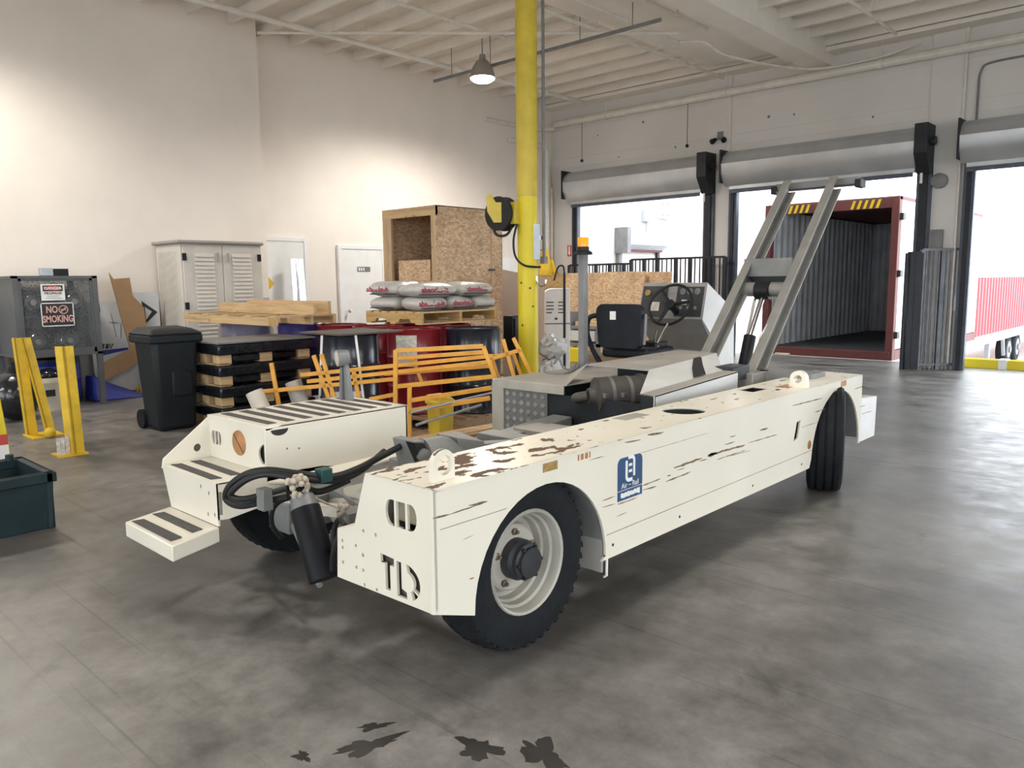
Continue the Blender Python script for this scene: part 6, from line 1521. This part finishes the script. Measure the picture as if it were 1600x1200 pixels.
MB().tube(smooth_path([(g2.x, g2.y, 1.6), Vector((g2.x, g2.y, 1.72))-rgt*.02, Vector((g2.x, g2.y, 1.7))-rgt*.1, Vector((g2.x, g2.y, 1.5))-rgt*.16], 5), .014, 7).build('crook', 'black_steel', t)
for a in (0, 120, 240): MB().bar((g2.x, g2.y, .03), (g2.x+.2*math.cos(R(a)), g2.y+.2*math.sin(R(a)), .012), .03, .02).build('foot', 'black_steel', t)
g3 = dep(845, 500, 11.4)
t = thing('broom_handle', 'dark stick leaning against the white cabinet', 'stick', (dep(864, 592, 11.3).x, dep(864, 592, 11.3).y, 0))
bp0 = dep(864, 592, 11.3)
MB().tube([(bp0.x, bp0.y, .014), dep(845, 488, 12.05)], .014, 7).build('stick', 'dark_metal', t)
q = at(865, 392, x=XF+.36)
t = thing('raincoat', 'yellow raincoat hanging on the corner wall', 'coat', (XF+.36, 13.45, q.z-1.2))
b = MB(); n = 10; rows = []
yc_ = 13.45
hw = [(.06, .06), (.1, .08), (.14, .10), (.17, .11), (.20, .12), (.21, .13), (.22, .12)]
zs = [q.z+.02, q.z-.08, q.z-.22, q.z-.45, q.z-.7, q.z-.95, q.z-1.2]
vs = []; fs = []
for r_, ((a, d), z) in enumerate(zip(hw, zs)):
    for k in range(16):
        an = 2*math.pi*k/16; rip = 1+.12*math.sin(5*an+r_)
        vs.append((XF+.36+d*math.sin(an)*rip, yc_+a*math.cos(an)*rip, z))
for r_ in range(len(hw)-1):
    for k in range(16): fs.append((r_*16+k, r_*16+(k+1) % 16, (r_+1)*16+(k+1) % 16, (r_+1)*16+k))
b.add(vs, fs+[tuple(range(16))]); b.build('body', 'raincoat', t, ang=70)
MB().tube([(XF+.38, yc_+.14, q.z-.2), (XF+.42, yc_+.24, q.z-.5), (XF+.42, yc_+.26, q.z-.75)], [.06, .06, .05], 10).build('sleeve', 'raincoat', t)
MB().tube([(XF+.003, yc_, q.z+.02), (XF+.36, yc_, q.z+.02)], .012, 6).build('peg', 'mid_grey', t)
p = at(888, 391, y=YD-.04)
t = thing('extinguisher_sign', 'small red and white extinguisher arrow sign on the dock wall', 'sign', (p.x, YD, p.z-.15))
MB().box((p.x-.055, YD-.006, p.z-.14), (p.x+.055, YD, p.z+.11)).build('plate', 'red_print', t, smooth=False)
MB().prism([(p.x-.02, p.z+.09), (p.x+.02, p.z+.09), (p.x+.02, p.z-.05), (p.x+.04, p.z-.05), (p.x, p.z-.12), (p.x-.04, p.z-.05), (p.x-.02, p.z-.05)], 'y', YD-.008, YD-.0061).build('arrow', 'white_print', t, smooth=False)
# strand-board sheets in front of the railing
for u0, u1, v, y, l in ((881, 946, 427, YD-.55, 'darker strand board sheet leaning at the railing by the corner'), (944, 1008, 425, YD-.75, 'paler strand board sheet leaning beside the darker sheet'), (1004, 1050, 425, YD-.6, 'narrow slatted strand board sheet behind the steering wheel')):
    a, c = at(u0, v, y=y), at(u1, v, y=y)
    b = MB().hexa([(a.x, y-.18, 0), (c.x, y-.18, 0), (c.x, y-.165, 0), (a.x, y-.165, 0), (a.x, y, a.z), (c.x, y, a.z), (c.x, y+.015, a.z), (a.x, y+.015, a.z)])
    solo(b, 'strand_board', 'osb', l, 'board')
# bench with boxes
q = at(895, 545, y=11.6)
t = thing('work_bench', 'low dark bench with a white drawer in the corner', 'bench', (q.x, 11.7, 0))
bx0, bx1 = at(868, 540, y=11.5).x, at(935, 540, y=11.5).x
MB().box((bx0, 11.5, .60), (bx1, 12.1, .66)).build('top', 'mid_grey', t, bev=.005)
for x in (bx0, bx1-.06):
    for y in (11.5, 12.04): MB().box((x, y, 0), (x+.06, y+.06, .6)).build('leg', 'mid_grey', t)
MB().box((bx0+.25, 11.52, .38), (bx1-.1, 12.0, .58)).build('drawer', 'poster', t, bev=.005)
MB().box((bx0, 11.5, .28), (bx1, 12.1, .34)).build('shelf', 'mid_grey', t)
solo(MB().box((bx0+.3, 11.3, .0), (bx0+.75, 11.45, .26)), 'storage_bin', 'yellow', 'small yellow storage bin under the dark bench', 'bin', bev=.01)
solo(MB().box((bx0+.1, 11.55, .66), (bx0+.35, 11.8, .92)), 'carton', 'mid_grey', 'grey-blue carton standing on the dark bench', 'carton', bev=.01)
solo(MB().box((bx0+.4, 11.6, .66), (bx1-.05, 11.9, .74)), 'plank_stack', 'wood', 'short stack of timber on the dark bench', 'timber', bev=.004)
# white plastic sacks
for k, (u, v, r_, l) in enumerate(((856, 575, .25, 'crumpled white plastic sack on the floor beside the yellow column'), (862, 548, .2, 'crumpled grey-white sack on top of the white plastic sack'))):
    d = 9.9; p = dep(u, v, d); rnd = random.Random(k)
    z = .26 if k == 0 else .62
    b = MB(); b.ball((p.x, p.y, z), r_, 20, 12, (1, 1, .95 if k == 0 else .7))
    b.v = [Vector((v_.x, v_.y, v_.z))+Vector((rnd.uniform(-1, 1), rnd.uniform(-1, 1), rnd.uniform(-1, 1)))*.03 for v_ in b.v]
    o = b.build('plastic_sack', 'bag_white'); 
    lowz = min(v_.co.z for v_ in o.data.vertices)
    for v_ in o.data.vertices: v_.co.z -= (lowz if k == 0 else lowz-.50)
    recentre(o); tag(o, l, 'sack')
# strap pole beside column base
g = dep(812, 560, 9.6)
t = thing('tool_holder', 'black holster on a grey post left of the column foot', 'holder', (g.x, g.y, 0))
MB().box((g.x-.05, g.y-.03, 0), (g.x+.05, g.y+.03, 1.05)).build('post', 'mid_grey', t)
MB().box((g.x-.2, g.y-.08, .65), (g.x-.04, g.y+.06, 1.08)).build('holster', 'black_plastic', t, bev=.01)

for o in SC.objects:
    if '_w' in o: del o['_w']
